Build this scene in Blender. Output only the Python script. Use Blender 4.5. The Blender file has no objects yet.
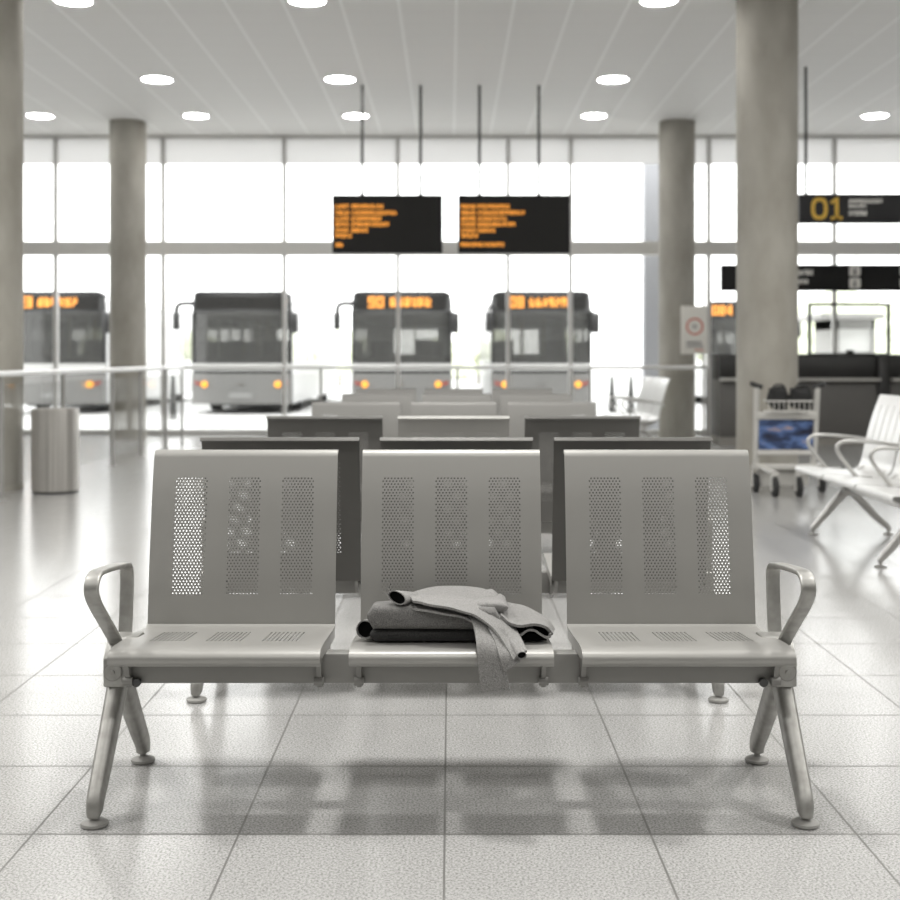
import bpy, bmesh, math, random
from mathutils import Vector, Matrix
R = math.radians
PI = math.pi
random.seed(7)
scn = bpy.context.scene
COL = scn.collection

# ------------------------------------------------------------------ materials
def nodes_of(name):
    m = bpy.data.materials.new(name)
    m.use_nodes = True
    nt = m.node_tree
    return m, nt, nt.nodes['Principled BSDF']

def mat(name, col, rough=0.5, metal=0.0, spec=0.5, emit=None, estr=0.0, coat=0.0):
    m, nt, b = nodes_of(name)
    b.inputs['Base Color'].default_value = (*col, 1)
    b.inputs['Roughness'].default_value = rough
    b.inputs['Metallic'].default_value = metal
    b.inputs['Specular IOR Level'].default_value = spec
    b.inputs['Coat Weight'].default_value = coat
    if emit:
        b.inputs['Emission Color'].default_value = (*emit, 1)
        b.inputs['Emission Strength'].default_value = estr
    return m

def N(nt, typ, **kw):
    n = nt.nodes.new(typ)
    for k, v in kw.items():
        setattr(n, k, v)
    return n

def ramp(nt, stops):
    n = nt.nodes.new('ShaderNodeValToRGB')
    cr = n.color_ramp
    while len(cr.elements) > 1:
        cr.elements.remove(cr.elements[-1])
    cr.elements[0].position = stops[0][0]
    cr.elements[0].color = (*stops[0][1], 1)
    for p, c in stops[1:]:
        e = cr.elements.new(p)
        e.color = (*c, 1)
    return n

def noisy(name, c1, c2, scale, rough=0.6, detail=4, stretch=(1, 1, 1), metal=0.0, bump=0.0, lo=0.35, hi=0.65, spec=0.5):
    m, nt, b = nodes_of(name)
    tc = N(nt, 'ShaderNodeTexCoord')
    mp = N(nt, 'ShaderNodeMapping')
    mp.inputs['Scale'].default_value = stretch
    nz = N(nt, 'ShaderNodeTexNoise')
    nz.inputs['Scale'].default_value = scale
    nz.inputs['Detail'].default_value = detail
    rp = ramp(nt, [(lo, c1), (hi, c2)])
    L = nt.links.new
    L(tc.outputs['Object'], mp.inputs['Vector'])
    L(mp.outputs['Vector'], nz.inputs['Vector'])
    L(nz.outputs['Fac'], rp.inputs['Fac'])
    L(rp.outputs['Color'], b.inputs['Base Color'])
    b.inputs['Roughness'].default_value = rough
    b.inputs['Metallic'].default_value = metal
    b.inputs['Specular IOR Level'].default_value = spec
    if bump:
        bp = N(nt, 'ShaderNodeBump')
        bp.inputs['Strength'].default_value = bump
        bp.inputs['Distance'].default_value = 0.002
        L(nz.outputs['Fac'], bp.inputs['Height'])
        L(bp.outputs['Normal'], b.inputs['Normal'])
    return m

def pane_mat(name, tint, refl=0.5, rough=0.02, haze=0.0):
    """thin pane: tinted transparency with fresnel reflection"""
    m = bpy.data.materials.new(name)
    m.use_nodes = True
    nt = m.node_tree
    nt.nodes.clear()
    out = N(nt, 'ShaderNodeOutputMaterial')
    tr = N(nt, 'ShaderNodeBsdfTransparent')
    tr.inputs['Color'].default_value = (*tint, 1)
    gl = N(nt, 'ShaderNodeBsdfGlossy')
    gl.inputs['Roughness'].default_value = rough
    fr = N(nt, 'ShaderNodeFresnel')
    fr.inputs['IOR'].default_value = 1.45
    mu = N(nt, 'ShaderNodeMath', operation='MULTIPLY')
    mu.inputs[1].default_value = refl
    mx = N(nt, 'ShaderNodeMixShader')
    L = nt.links.new
    L(fr.outputs['Fac'], mu.inputs[0])
    L(mu.outputs[0], mx.inputs['Fac'])
    if haze:      # grey diffuse mix paints in reflected light and haze on the glass
        df = N(nt, 'ShaderNodeBsdfDiffuse'); df.inputs['Color'].default_value = (.125, .125, .12, 1)
        hz = N(nt, 'ShaderNodeMixShader'); hz.inputs['Fac'].default_value = haze
        L(tr.outputs[0], hz.inputs[1]); L(df.outputs[0], hz.inputs[2]); L(hz.outputs[0], mx.inputs[1])
    else:
        L(tr.outputs[0], mx.inputs[1])
    L(gl.outputs[0], mx.inputs[2])
    L(mx.outputs[0], out.inputs['Surface'])
    return m

def line_mask(nt, sock, period, width, offset):
    """1 on a line of WIDTH every PERIOD along the coordinate"""
    L = nt.links.new
    a = N(nt, 'ShaderNodeMath', operation='SUBTRACT'); a.inputs[1].default_value = offset - width / 2
    L(sock, a.inputs[0])
    b = N(nt, 'ShaderNodeMath', operation='FLOORED_MODULO'); b.inputs[1].default_value = period
    L(a.outputs[0], b.inputs[0])
    c = N(nt, 'ShaderNodeMath', operation='LESS_THAN'); c.inputs[1].default_value = width
    L(b.outputs[0], c.inputs[0])
    return c.outputs[0]

def floor_mat():
    m, nt, b = nodes_of('terrazzo_tiles')
    L = nt.links.new
    tc = N(nt, 'ShaderNodeTexCoord')
    sx = N(nt, 'ShaderNodeSeparateXYZ')
    L(tc.outputs['Object'], sx.inputs[0])
    mx_ = line_mask(nt, sx.outputs['X'], 0.4975, 0.0055, -0.013)
    my_ = line_mask(nt, sx.outputs['Y'], 0.4975, 0.0085, 2.985)
    g = N(nt, 'ShaderNodeMath', operation='MAXIMUM'); L(mx_, g.inputs[0]); L(my_, g.inputs[1])
    n1 = N(nt, 'ShaderNodeTexNoise'); n1.inputs['Scale'].default_value = 170; n1.inputs['Detail'].default_value = 3
    n1.inputs['Roughness'].default_value = 0.6
    L(tc.outputs['Object'], n1.inputs['Vector'])
    r1 = ramp(nt, [(0.36, (0.215, 0.213, 0.207)), (0.48, (0.375, 0.372, 0.364)), (0.63, (0.49, 0.487, 0.477))])
    L(n1.outputs['Fac'], r1.inputs['Fac'])
    mix = N(nt, 'ShaderNodeMix', data_type='RGBA')
    L(g.outputs[0], mix.inputs['Factor'])
    L(r1.outputs['Color'], mix.inputs[6])
    mix.inputs[7].default_value = (0.15, 0.147, 0.14, 1)
    L(mix.outputs[2], b.inputs['Base Color'])
    rr = N(nt, 'ShaderNodeMix', data_type='FLOAT')
    L(g.outputs[0], rr.inputs['Factor'])
    rr.inputs[2].default_value = 0.2
    rr.inputs[3].default_value = 0.6
    L(rr.outputs[0], b.inputs['Roughness'])
    b.inputs['Specular IOR Level'].default_value = 0.62
    return m

def ceiling_mat():
    m, nt, b = nodes_of('ceiling_panels')
    L = nt.links.new
    tc = N(nt, 'ShaderNodeTexCoord')
    sx = N(nt, 'ShaderNodeSeparateXYZ')
    L(tc.outputs['Object'], sx.inputs[0])
    mx_ = line_mask(nt, sx.outputs['X'], 0.54, 0.028, 0.06)
    my_ = line_mask(nt, sx.outputs['Y'], 0.42, 0.014, 0.1)
    r1 = N(nt, 'ShaderNodeMix', data_type='RGBA')
    L(my_, r1.inputs['Factor'])
    r1.inputs[6].default_value = (0.82, 0.815, 0.80, 1)
    r1.inputs[7].default_value = (0.77, 0.765, 0.75, 1)
    mix = N(nt, 'ShaderNodeMix', data_type='RGBA')
    L(mx_, mix.inputs['Factor'])
    L(r1.outputs[2], mix.inputs[6])
    mix.inputs[7].default_value = (0.95, 0.95, 0.94, 1)
    L(mix.outputs[2], b.inputs['Base Color'])
    b.inputs['Roughness'].default_value = 0.6
    b.inputs['Specular IOR Level'].default_value = 0.3
    return m

def tweed_mat(name, c1, c2):
    m, nt, b = nodes_of(name)
    L = nt.links.new
    tc = N(nt, 'ShaderNodeTexCoord')
    n1 = N(nt, 'ShaderNodeTexNoise'); n1.inputs['Scale'].default_value = 560; n1.inputs['Detail'].default_value = 2
    L(tc.outputs['Object'], n1.inputs['Vector'])
    r1 = ramp(nt, [(0.36, c1), (0.64, c2)])
    L(n1.outputs['Fac'], r1.inputs['Fac'])
    L(r1.outputs['Color'], b.inputs['Base Color'])
    n2 = N(nt, 'ShaderNodeTexNoise'); n2.inputs['Scale'].default_value = 30; n2.inputs['Detail'].default_value = 3
    L(tc.outputs['Object'], n2.inputs['Vector'])
    ad = N(nt, 'ShaderNodeMath', operation='ADD'); L(n1.outputs['Fac'], ad.inputs[0])
    mu = N(nt, 'ShaderNodeMath', operation='MULTIPLY'); mu.inputs[1].default_value = 5.0
    L(n2.outputs['Fac'], mu.inputs[0]); L(mu.outputs[0], ad.inputs[1])
    bp = N(nt, 'ShaderNodeBump'); bp.inputs['Strength'].default_value = 0.35; bp.inputs['Distance'].default_value = 0.0015
    L(ad.outputs[0], bp.inputs['Height'])
    L(bp.outputs['Normal'], b.inputs['Normal'])
    b.inputs['Roughness'].default_value = 0.95
    b.inputs['Specular IOR Level'].default_value = 0.15
    b.inputs['Sheen Weight'].default_value = 0.15
    return m

def picture_mat():
    m, nt, b = nodes_of('night_scene_print')
    L = nt.links.new
    tc = N(nt, 'ShaderNodeTexCoord')
    mp = N(nt, 'ShaderNodeMapping'); mp.inputs['Scale'].default_value = (3, 1, 8)
    mp.inputs['Rotation'].default_value = (0, 0.45, 0)
    L(tc.outputs['Object'], mp.inputs['Vector'])
    n1 = N(nt, 'ShaderNodeTexNoise'); n1.inputs['Scale'].default_value = 1.3; n1.inputs['Detail'].default_value = 3
    L(mp.outputs['Vector'], n1.inputs['Vector'])
    r1 = ramp(nt, [(0.36, (0.012, 0.014, 0.03)), (0.47, (0.03, 0.05, 0.12)), (0.56, (0.10, 0.17, 0.36)), (0.66, (0.5, 0.33, 0.22)), (0.75, (0.55, 0.52, 0.55))])
    L(n1.outputs['Fac'], r1.inputs['Fac'])
    L(r1.outputs['Color'], b.inputs['Base Color'])
    b.inputs['Roughness'].default_value = 0.35
    return m

MT = {}
MT['steel'] = mat('painted_silver_steel', (0.345, 0.339, 0.322), 0.40, 0.35)
MT['beam'] = mat('grey_beam_steel', (0.285, 0.28, 0.266), 0.5, 0.35)
MT['alu'] = noisy('cast_aluminium', (0.32, 0.315, 0.297), (0.40, 0.395, 0.377), 30, 0.43, 2, metal=0.7)
MT['pad'] = mat('grey_foot_plastic', (0.30, 0.295, 0.28), 0.5)
MT['bolt'] = mat('dark_bolt', (0.10, 0.10, 0.10), 0.4, 0.7)
MT['pale_steel'] = mat('pale_silver_steel', (0.66, 0.66, 0.65), 0.34, 0.35)
MT['chrome'] = mat('satin_chrome', (0.50, 0.495, 0.48), 0.3, 0.85)
MT['floor'] = floor_mat()
MT['ceiling'] = ceiling_mat()
MT['wall'] = mat('white_wall_paint', (0.42, 0.415, 0.405), 0.7)
MT['concrete'] = noisy('cast_concrete', (0.325, 0.308, 0.268), (0.43, 0.413, 0.37), 3.2, 0.75, 6, (1, 1, 0.5), bump=0.1, spec=0.3)
MT['outpost'] = mat('blue_grey_post', (0.36, 0.365, 0.39), 0.5)
MT['mullion'] = mat('grey_window_metal', (0.58, 0.575, 0.56), 0.45, 0.2)
MT['transom'] = mat('grey_transom_metal', (0.60, 0.59, 0.565), 0.5, 0.1)
MT['glass'] = pane_mat('clear_glass', (0.97, 0.975, 0.97), 0.5)
MT['railglass'] = pane_mat('railing_glass', (0.97, 0.972, 0.97), 0.22)
MT['black'] = mat('black_casing', (0.010, 0.010, 0.010), 0.5, spec=0.25)
MT['screen'] = mat('black_screen', (0.010, 0.0095, 0.0085), 0.45, spec=0.25)
MT['led'] = mat('orange_led', (0.5, 0.2, 0.03), 0.5, emit=(1.0, 0.36, 0.04), estr=0.42)
MT['led_bus'] = mat('orange_bus_led', (0.5, 0.2, 0.03), 0.5, emit=(1.0, 0.34, 0.045), estr=0.46)
MT['rod'] = mat('dark_rod', (0.07, 0.07, 0.068), 0.5, 0.4)
MT['lamp'] = mat('lamp_diffuser', (0.9, 0.9, 0.88), 0.5, emit=(1, 0.985, 0.96), estr=24.0)
MT['white'] = mat('white_enamel', (0.80, 0.80, 0.79), 0.45)
MT['gold'] = mat('gold_lettering', (0.80, 0.50, 0.07), 0.5)
MT['letter'] = mat('pale_lettering', (0.85, 0.83, 0.79), 0.5)
MT['signdark'] = mat('charcoal_sign', (0.028, 0.028, 0.030), 0.5, spec=0.3)
MT['blind'] = None
MT['binsteel'] = noisy('brushed_bin_steel', (0.40, 0.385, 0.36), (0.62, 0.60, 0.57), 9, 0.36, 3, (7, 7, 0.1), metal=0.8, lo=0.3, hi=0.7)
MT['dark'] = mat('dark_plastic', (0.03, 0.03, 0.03), 0.5)
MT['rail'] = mat('white_handrail', (0.78, 0.78, 0.77), 0.28, 0.2)
MT['railpost'] = mat('railing_post_steel', (0.42, 0.415, 0.40), 0.35, 0.6)
MT['asphalt'] = noisy('pale_paving', (0.50, 0.50, 0.495), (0.57, 0.57, 0.565), 1.5, 0.7)
MT['buswhite'] = mat('white_bus_paint', (0.80, 0.80, 0.80), 0.3)
MT['busgrey'] = mat('silver_bus_paint', (0.17, 0.168, 0.163), 0.32, 0.2)
MT['busband'] = mat('pale_bumper_band', (0.36, 0.36, 0.35), 0.3)
MT['busdark'] = mat('black_bus_trim', (0.02, 0.02, 0.02), 0.3)
MT['interior'] = mat('bus_interior_grey', (0.16, 0.16, 0.155), 0.7)
MT['busseat'] = mat('bus_seat_fabric', (0.06, 0.065, 0.085), 0.8)
MT['pole'] = mat('yellow_grab_pole', (0.5, 0.38, 0.12), 0.4)
MT['tint'] = pane_mat('tinted_windscreen', (0.60, 0.60, 0.59), 0.9, haze=.36)
MT['sidetint'] = pane_mat('bus_side_glass', (0.45, 0.46, 0.46), 2.0)
MT['amber'] = mat('amber_lamp', (0.85, 0.36, 0.05), 0.3, emit=(1.0, 0.40, 0.06), estr=0.28)
MT['redlens'] = mat('red_lens', (0.28, 0.06, 0.05), 0.3)
MT['tyre'] = mat('rubber', (0.025, 0.025, 0.025), 0.8)
MT['hub'] = mat('wheel_hub_grey', (0.25, 0.25, 0.25), 0.5, 0.4)
MT['tweed'] = tweed_mat('grey_tweed', (0.14, 0.137, 0.133), (0.33, 0.324, 0.314))
MT['tweedshade'] = tweed_mat('shaded_grey_tweed', (0.085, 0.083, 0.08), (0.225, 0.22, 0.213))  # same tweed with the shade of the folded body put into its colour
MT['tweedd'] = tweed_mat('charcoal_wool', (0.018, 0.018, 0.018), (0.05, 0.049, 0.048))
MT['lining'] = mat('black_lining', (0.006, 0.006, 0.006), 0.9, spec=0.05)
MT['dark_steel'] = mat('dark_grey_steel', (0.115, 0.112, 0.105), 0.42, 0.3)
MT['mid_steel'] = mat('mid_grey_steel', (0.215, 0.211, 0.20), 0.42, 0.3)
MT['trolley'] = mat('pale_trolley_frame', (0.55, 0.54, 0.51), 0.4, 0.2)
MT['picture'] = picture_mat()
MT['bag'] = noisy('black_nylon', (0.004, 0.004, 0.004), (0.014, 0.014, 0.014), 40, 0.7, 3, bump=0.3)
MT['counter'] = mat('grey_counter_panel', (0.135, 0.13, 0.122), 0.45)
MT['counterdark'] = mat('dark_counter_fascia', (0.017, 0.0165, 0.0155), 0.4)
MT['plinth'] = mat('beige_plinth', (0.33, 0.315, 0.285), 0.6)
MT['ledge'] = mat('pale_ledge', (0.50, 0.49, 0.46), 0.4)
MT['board'] = mat('cream_board', (0.78, 0.76, 0.71), 0.5)
MT['red'] = mat('faded_red_print', (0.62, 0.21, 0.15), 0.5)
MT['print'] = mat('grey_print', (0.25, 0.25, 0.25), 0.5)
MT['booth_plate'] = mat('grey_plate', (0.22, 0.22, 0.215), 0.5)  # plain mid grey for the bus number plates
MT['booth'] = mat('booth_grey', (0.36, 0.355, 0.345), 0.6)
MT['leaf'] = noisy('hazed_leaves', (0.58, 0.62, 0.46), (0.80, 0.82, 0.70), 3, 0.8)  # distance haze put into the pale leaf colour
MT['bark'] = mat('bark', (0.25, 0.21, 0.17), 0.9)

def blind_mat():
    m = bpy.data.materials.new('frosted_band')
    m.use_nodes = True
    nt = m.node_tree
    nt.nodes.clear()
    out = N(nt, 'ShaderNodeOutputMaterial')
    a = N(nt, 'ShaderNodeBsdfTranslucent'); a.inputs['Color'].default_value = (0.78, 0.78, 0.775, 1)
    b = N(nt, 'ShaderNodeBsdfDiffuse'); b.inputs['Color'].default_value = (0.78, 0.78, 0.775, 1)
    mx = N(nt, 'ShaderNodeMixShader'); mx.inputs['Fac'].default_value = 0.45
    nt.links.new(a.outputs[0], mx.inputs[1]); nt.links.new(b.outputs[0], mx.inputs[2])
    nt.links.new(mx.outputs[0], out.inputs['Surface'])
    return m
MT['blind'] = blind_mat()

# ------------------------------------------------------------------ mesh helpers
class MB:
    def __init__(self):
        self.v = []
        self.f = []
    def add(self, vs, fs):
        o = len(self.v)
        self.v.extend([tuple(p) for p in vs])
        self.f.extend([tuple(i + o for i in f) for f in fs])
        return self
    def box(self, x0, x1, y0, y1, z0, z1, bev=0.0):
        if bev <= 0:
            vs = [(x, y, z) for x in (x0, x1) for y in (y0, y1) for z in (z0, z1)]
            return self.add(vs, [(0, 1, 3, 2), (4, 6, 7, 5), (0, 4, 5, 1), (2, 3, 7, 6), (0, 2, 6, 4), (1, 5, 7, 3)])
        bm = bmesh.new()
        bmesh.ops.create_cube(bm, size=1)
        for p in bm.verts:
            p.co = Vector(((x0 + x1) / 2 + p.co.x * (x1 - x0), (y0 + y1) / 2 + p.co.y * (y1 - y0), (z0 + z1) / 2 + p.co.z * (z1 - z0)))
        bmesh.ops.bevel(bm, geom=bm.edges[:], offset=bev, segments=2, affect='EDGES', profile=0.5)
        return self.bm(bm)
    def bm(self, bm):
        bm.verts.index_update()
        self.add([p.co[:] for p in bm.verts], [[q.index for q in f.verts] for f in bm.faces])
        bm.free()
        return self
    def sweep(self, path, sec, ref=(1, 0, 0), scale=None, closed=False, cap=True):
        """sec: list of (a, b): a along ref side, b along the other normal"""
        n = len(path)
        P = [Vector(p) for p in path]
        ref = Vector(ref)
        vs = []
        for i in range(n):
            if closed:
                t = P[(i + 1) % n] - P[i - 1]
            else:
                t = P[min(i + 1, n - 1)] - P[max(i - 1, 0)]
            t.normalize()
            s = (ref - t * ref.dot(t))
            if s.length < 1e-4:
                s = Vector((0, 1, 0)) - t * t.y
            s.normalize()
            b = t.cross(s)
            k = scale[i] if scale else 1.0
            ka, kb = k if isinstance(k, tuple) else (k, k)
            for (a, c) in sec:
                vs.append(P[i] + s * (a * ka) + b * (c * kb))
        m = len(sec)
        fs = []
        for i in range(n if closed else n - 1):
            j = (i + 1) % n
            for k in range(m):
                l = (k + 1) % m
                fs.append((i * m + k, i * m + l, j * m + l, j * m + k))
        if cap and not closed:
            fs.append(tuple(range(m - 1, -1, -1)))
            fs.append(tuple((n - 1) * m + k for k in range(m)))
        return self.add(vs, fs)
    def tube(self, path, r, seg=12, ref=(1, 0, 0), scale=None, closed=False):
        return self.sweep(path, circle(r, r, seg), ref, scale, closed)
    def cyl(self, p0, p1, r, seg=20, r1=None):
        k = (r1 / r) if r1 else 1.0
        d = Vector(p1) - Vector(p0)
        ref = (1, 0, 0) if abs(d.normalized().x) < 0.9 else (0, 1, 0)
        return self.sweep([p0, p1], circle(r, r, seg), ref, [1.0, k])
    def lathe(self, prof, seg=32, c=(0, 0, 0)):
        vs = []
        for (r, z) in prof:
            for k in range(seg):
                a = 2 * PI * k / seg
                vs.append((c[0] + r * math.cos(a), c[1] + r * math.sin(a), c[2] + z))
        fs = []
        for i in range(len(prof) - 1):
            for k in range(seg):
                l = (k + 1) % seg
                fs.append((i * seg + k, i * seg + l, (i + 1) * seg + l, (i + 1) * seg + k))
        if prof[0][0] > 1e-5:
            fs.append(tuple(range(seg - 1, -1, -1)))
        if prof[-1][0] > 1e-5:
            fs.append(tuple((len(prof) - 1) * seg + k for k in range(seg)))
        return self.add(vs, fs)
    def prism(self, poly, axis, a0, a1):
        """poly of (p, q) in the plane across axis; x: (y,z), y: (x,z), z: (x,y)"""
        def pt(p, q, a):
            return {'x': (a, p, q), 'y': (p, a, q), 'z': (p, q, a)}[axis]
        n = len(poly)
        vs = [pt(p, q, a0) for p, q in poly] + [pt(p, q, a1) for p, q in poly]
        fs = [tuple(range(n)), tuple(range(2 * n - 1, n - 1, -1))]
        fs += [(i, i + n, (i + 1) % n + n, (i + 1) % n) for i in range(n)]
        return self.add(vs, fs)
    def mesh(self, name, material, smooth=True, angle=35):
        me = bpy.data.meshes.new(name)
        me.from_pydata(self.v, [], self.f)
        bm = bmesh.new()
        bm.from_mesh(me)
        bmesh.ops.remove_doubles(bm, verts=bm.verts[:], dist=1e-6)
        bmesh.ops.recalc_face_normals(bm, faces=bm.faces[:])
        bm.to_mesh(me)
        bm.free()
        me.materials.append(material)
        if smooth:
            me.polygons.foreach_set('use_smooth', [True] * len(me.polygons))
            me.set_sharp_from_angle(angle=R(angle))
        me.update()
        return me
    def build(self, name, material, parent=None, smooth=True, angle=35, loc=None):
        return link(name, self.mesh(name, material, smooth, angle), parent, loc)

def link(name, me, parent=None, loc=None):
    o = bpy.data.objects.new(name, me)
    COL.objects.link(o)
    if parent is not None:
        o.parent = parent
    if loc is not None:
        o.location = loc
    return o

def circle(a, b, n=16):
    return [(a * math.cos(2 * PI * k / n), b * math.sin(2 * PI * k / n)) for k in range(n)]

def rrect(a, b, r, n=3):
    """rounded rectangle section, half sizes a and b"""
    out = []
    for cx, cy, s in ((a - r, b - r, 0), (-a + r, b - r, 90), (-a + r, -b + r, 180), (a - r, -b + r, 270)):
        for k in range(n + 1):
            t = R(s + 90 * k / n)
            out.append((cx + r * math.cos(t), cy + r * math.sin(t)))
    return out

def crom(pts, n=8):
    """Catmull-Rom through the points"""
    P = [Vector(p) for p in pts]
    out = []
    for i in range(len(P) - 1):
        a = P[i - 1] if i else P[0] * 2 - P[1]
        b, c = P[i], P[i + 1]
        d = P[i + 2] if i + 2 < len(P) else P[-1] * 2 - P[-2]
        for k in range(n):
            t = k / n
            out.append(0.5 * ((2 * b) + (c - a) * t + (2 * a - 5 * b + 4 * c - d) * t * t + (3 * b - a - 3 * c + d) * t ** 3))
    out.append(P[-1])
    return out

def tag(o, label=None, cat=None, group=None, kind=None):
    if label: o['label'] = label
    if cat: o['category'] = cat
    if group: o['group'] = group
    if kind: o['kind'] = kind
    return o

def thing(name, label, cat, loc=(0, 0, 0), rz=0, group=None):
    o = bpy.data.objects.new(name, None)
    o.empty_display_size = 0.1
    COL.objects.link(o)
    o.location = loc
    o.rotation_euler = (0, 0, rz)
    return tag(o, label, cat, group)

def copy_tree(o, parent=None):
    c = o.copy()
    COL.objects.link(c)
    if parent is not None:
        c.parent = parent
    for ch in list(o.children):
        copy_tree(ch, c)
    return c

CAMH, FPX, HZ = 1.15, 1236.0, 358.0
def at(px, py, Y):
    """the point at distance Y that the photograph shows at (px, py)"""
    return Vector(((px - 450) * Y / FPX, Y, CAMH - (py - HZ) * Y / FPX))
def ax(px, Y): return (px - 450) * Y / FPX
def az(py, Y): return CAMH - (py - HZ) * Y / FPX

# ------------------------------------------------------------------ perforated sheet metal
def sheet_solid(polys, prof, th):
    """polys in (u, v), v = arc length along prof (a list of (y, z)); returns a solid sheet as MB"""
    P = [Vector(p) for p in prof]
    L = [0.0]
    for i in range(1, len(P)):
        L.append(L[-1] + (P[i] - P[i - 1]).length)
    def ev(v):
        v = min(max(v, 0.0), L[-1] - 1e-9)
        lo, hi = 0, len(L) - 1
        while hi - lo > 1:
            mid = (lo + hi) // 2
            if L[mid] <= v: lo = mid
            else: hi = mid
        t = (v - L[lo]) / max(L[hi] - L[lo], 1e-9)
        p = P[lo].lerp(P[hi], t)
        def tan(i):
            return (P[min(i + 1, len(P) - 1)] - P[max(i - 1, 0)]).normalized()
        tg = tan(lo).lerp(tan(hi), t).normalized()
        return p, Vector((-tg.y, tg.x))
    idx, front, back = {}, [], []
    def vid(u, v):
        k = (round(u * 1e5), round(v * 1e5))
        if k not in idx:
            p, n = ev(v)
            idx[k] = len(front)
            front.append((u, p.x, p.y))
            q = p - n * th
            back.append((u, q.x, q.y))
        return idx[k]
    F = [[vid(u, v) for (u, v) in poly] for poly in polys]
    n = len(front)
    fs = [tuple(f) for f in F] + [tuple(i + n for i in reversed(f)) for f in F]
    cnt = {}
    for f in F:
        for i in range(len(f)):
            a, b = f[i], f[(i + 1) % len(f)]
            cnt[(a, b)] = cnt.get((a, b), 0) + 1
    for (a, b) in cnt:
        if (b, a) not in cnt:
            fs.append((b, a, a + n, b + n))
    m = MB()
    m.add(front + back, fs)
    return m

def solid_mesh(m, name, material, angle=35):
    me = bpy.data.meshes.new(name)
    me.from_pydata(m.v, [], m.f)
    me.materials.append(material)
    me.polygons.foreach_set('use_smooth', [True] * len(me.polygons))
    me.set_sharp_from_angle(angle=R(angle))
    me.update()
    return me

def arc_len(prof):
    return sum((Vector(prof[i + 1]) - Vector(prof[i])).length for i in range(len(prof) - 1))

def v_at_z(prof, z):
    s = 0.0
    for i in range(len(prof) - 1):
        a, b = Vector(prof[i]), Vector(prof[i + 1])
        if a.y <= z <= b.y:
            return s + (b - a).length * (z - a.y) / max(b.y - a.y, 1e-9)
        s += (b - a).length
    return s

def frange(a, b, n):
    return [a + (b - a) * k / n for k in range(n + 1)]

def grid_polys(us, vs):
    return [[(us[i], vs[j]), (us[i + 1], vs[j]), (us[i + 1], vs[j + 1]), (us[i], vs[j + 1])]
            for i in range(len(us) - 1) for j in range(len(vs) - 1)]

def perf_back(width, prof, cu, pw, z0, z1, pitch=0.0095, rowh=0.0083, r=0.0025):
    total = arc_len(prof)
    v0, v1 = v_at_z(prof, z0), v_at_z(prof, z1)
    rows = int(round((v1 - v0) / rowh))
    rowh = (v1 - v0) / rows
    n = int(round(pw / pitch))
    pw = n * pitch
    us = [-width / 2]
    for c in cu:
        us += [c - pw / 2, c + pw / 2]
    us.append(width / 2)
    polys = []
    low = frange(0, v0, 6)
    high = frange(v1, total, 26)
    mid = [v0 + rowh * k for k in range(rows + 1)]
    polys += grid_polys(us, low) + grid_polys(us, high)
    for i in range(0, len(us) - 1, 2):
        polys += grid_polys([us[i], us[i + 1]], mid[::2] + ([mid[-1]] if (rows % 2) else []))
    def cell(ua, ub, va, vb):
        cx, cy = (ua + ub) / 2, (va + vb) / 2
        o = [(cx + r * math.cos(R(22.5 + 45 * k)), cy + r * math.sin(R(22.5 + 45 * k))) for k in range(8)]
        return [[(ub, va), (ub, vb), o[0], o[7]], [(ub, vb), (ua, vb), o[2], o[1]],
                [(ua, vb), (ua, va), o[4], o[3]], [(ua, va), (ub, va), o[6], o[5]],
                [(ub, vb), o[1], o[0]], [(ua, vb), o[3], o[2]], [(ua, va), o[5], o[4]], [(ub, va), o[7], o[6]]]
    for c in cu:
        for k in range(rows):
            va, vb = mid[k], mid[k + 1]
            if k % 2 == 0:
                for i in range(n):
                    polys += cell(c - pw / 2 + i * pitch, c - pw / 2 + (i + 1) * pitch, va, vb)
            else:
                a = c - pw / 2
                polys.append([(a, va), (a + pitch / 2, va), (a + pitch / 2, vb), (a, vb)])
                for i in range(n - 1):
                    polys += cell(a + (i + .5) * pitch, a + (i + 1.5) * pitch, va, vb)
                b = c + pw / 2
                polys.append([(b - pitch / 2, va), (b, va), (b, vb), (b - pitch / 2, vb)])
    return polys

def slotted(width, total, groups, v0, v1, nslot, sw, pitch, nlow, nhigh, nmid=6):
    """sheet with groups of slots that run along v"""
    us = [-width / 2]
    hole = set()
    for c in groups:
        a = c - (nslot - 1) * pitch / 2 - sw / 2
        for k in range(nslot):
            us += [a + k * pitch, a + k * pitch + sw]
            hole.add(len(us) - 2)
    us.append(width / 2)
    polys = grid_polys(us, frange(0, v0, nlow)) + grid_polys(us, frange(v1, total, nhigh))
    for i in range(len(us) - 1):
        if i not in hole:
            polys += grid_polys(us[i:i + 2], frange(v0, v1, nmid))
    return polys

# ------------------------------------------------------------------ the silver bench (local: centre of the legs is the origin, it faces -y)
Y0 = 3.28
def loc2(pts): return [(y - Y0, z) for y, z in pts]
BACKP = [tuple(p) for p in crom([Vector((y, z)) for y, z in loc2([(3.452, .392), (3.458, .45), (3.470, .55), (3.488, .66), (3.508, .77), (3.530, .862), (3.536, .877), (3.547, .886), (3.560, .885), (3.568, .876)])], 6)]
SEATP = [tuple(p) for p in crom([Vector((y, z)) for y, z in loc2([(3.060, .386), (3.050, .393), (3.046, .405), (3.051, .417), (3.066, .425), (3.10, .4265), (3.16, .424), (3.26, .415), (3.36, .407), (3.43, .4035), (3.449, .408)])], 6)]
SEATS = [(-.845, -.321), (-.250, .257), (.327, .854)]
PERF = {}
def back_mesh(w):
    k = round(w, 3)
    if k not in PERF:
        m = sheet_solid(perf_back(w, BACKP, (-.151, 0, .151), .095, .487, .812), BACKP, .004)
        PERF[k] = solid_mesh(m, 'backrest', MT['steel'], 40)
    return PERF[k]
SEATM = {}
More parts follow.
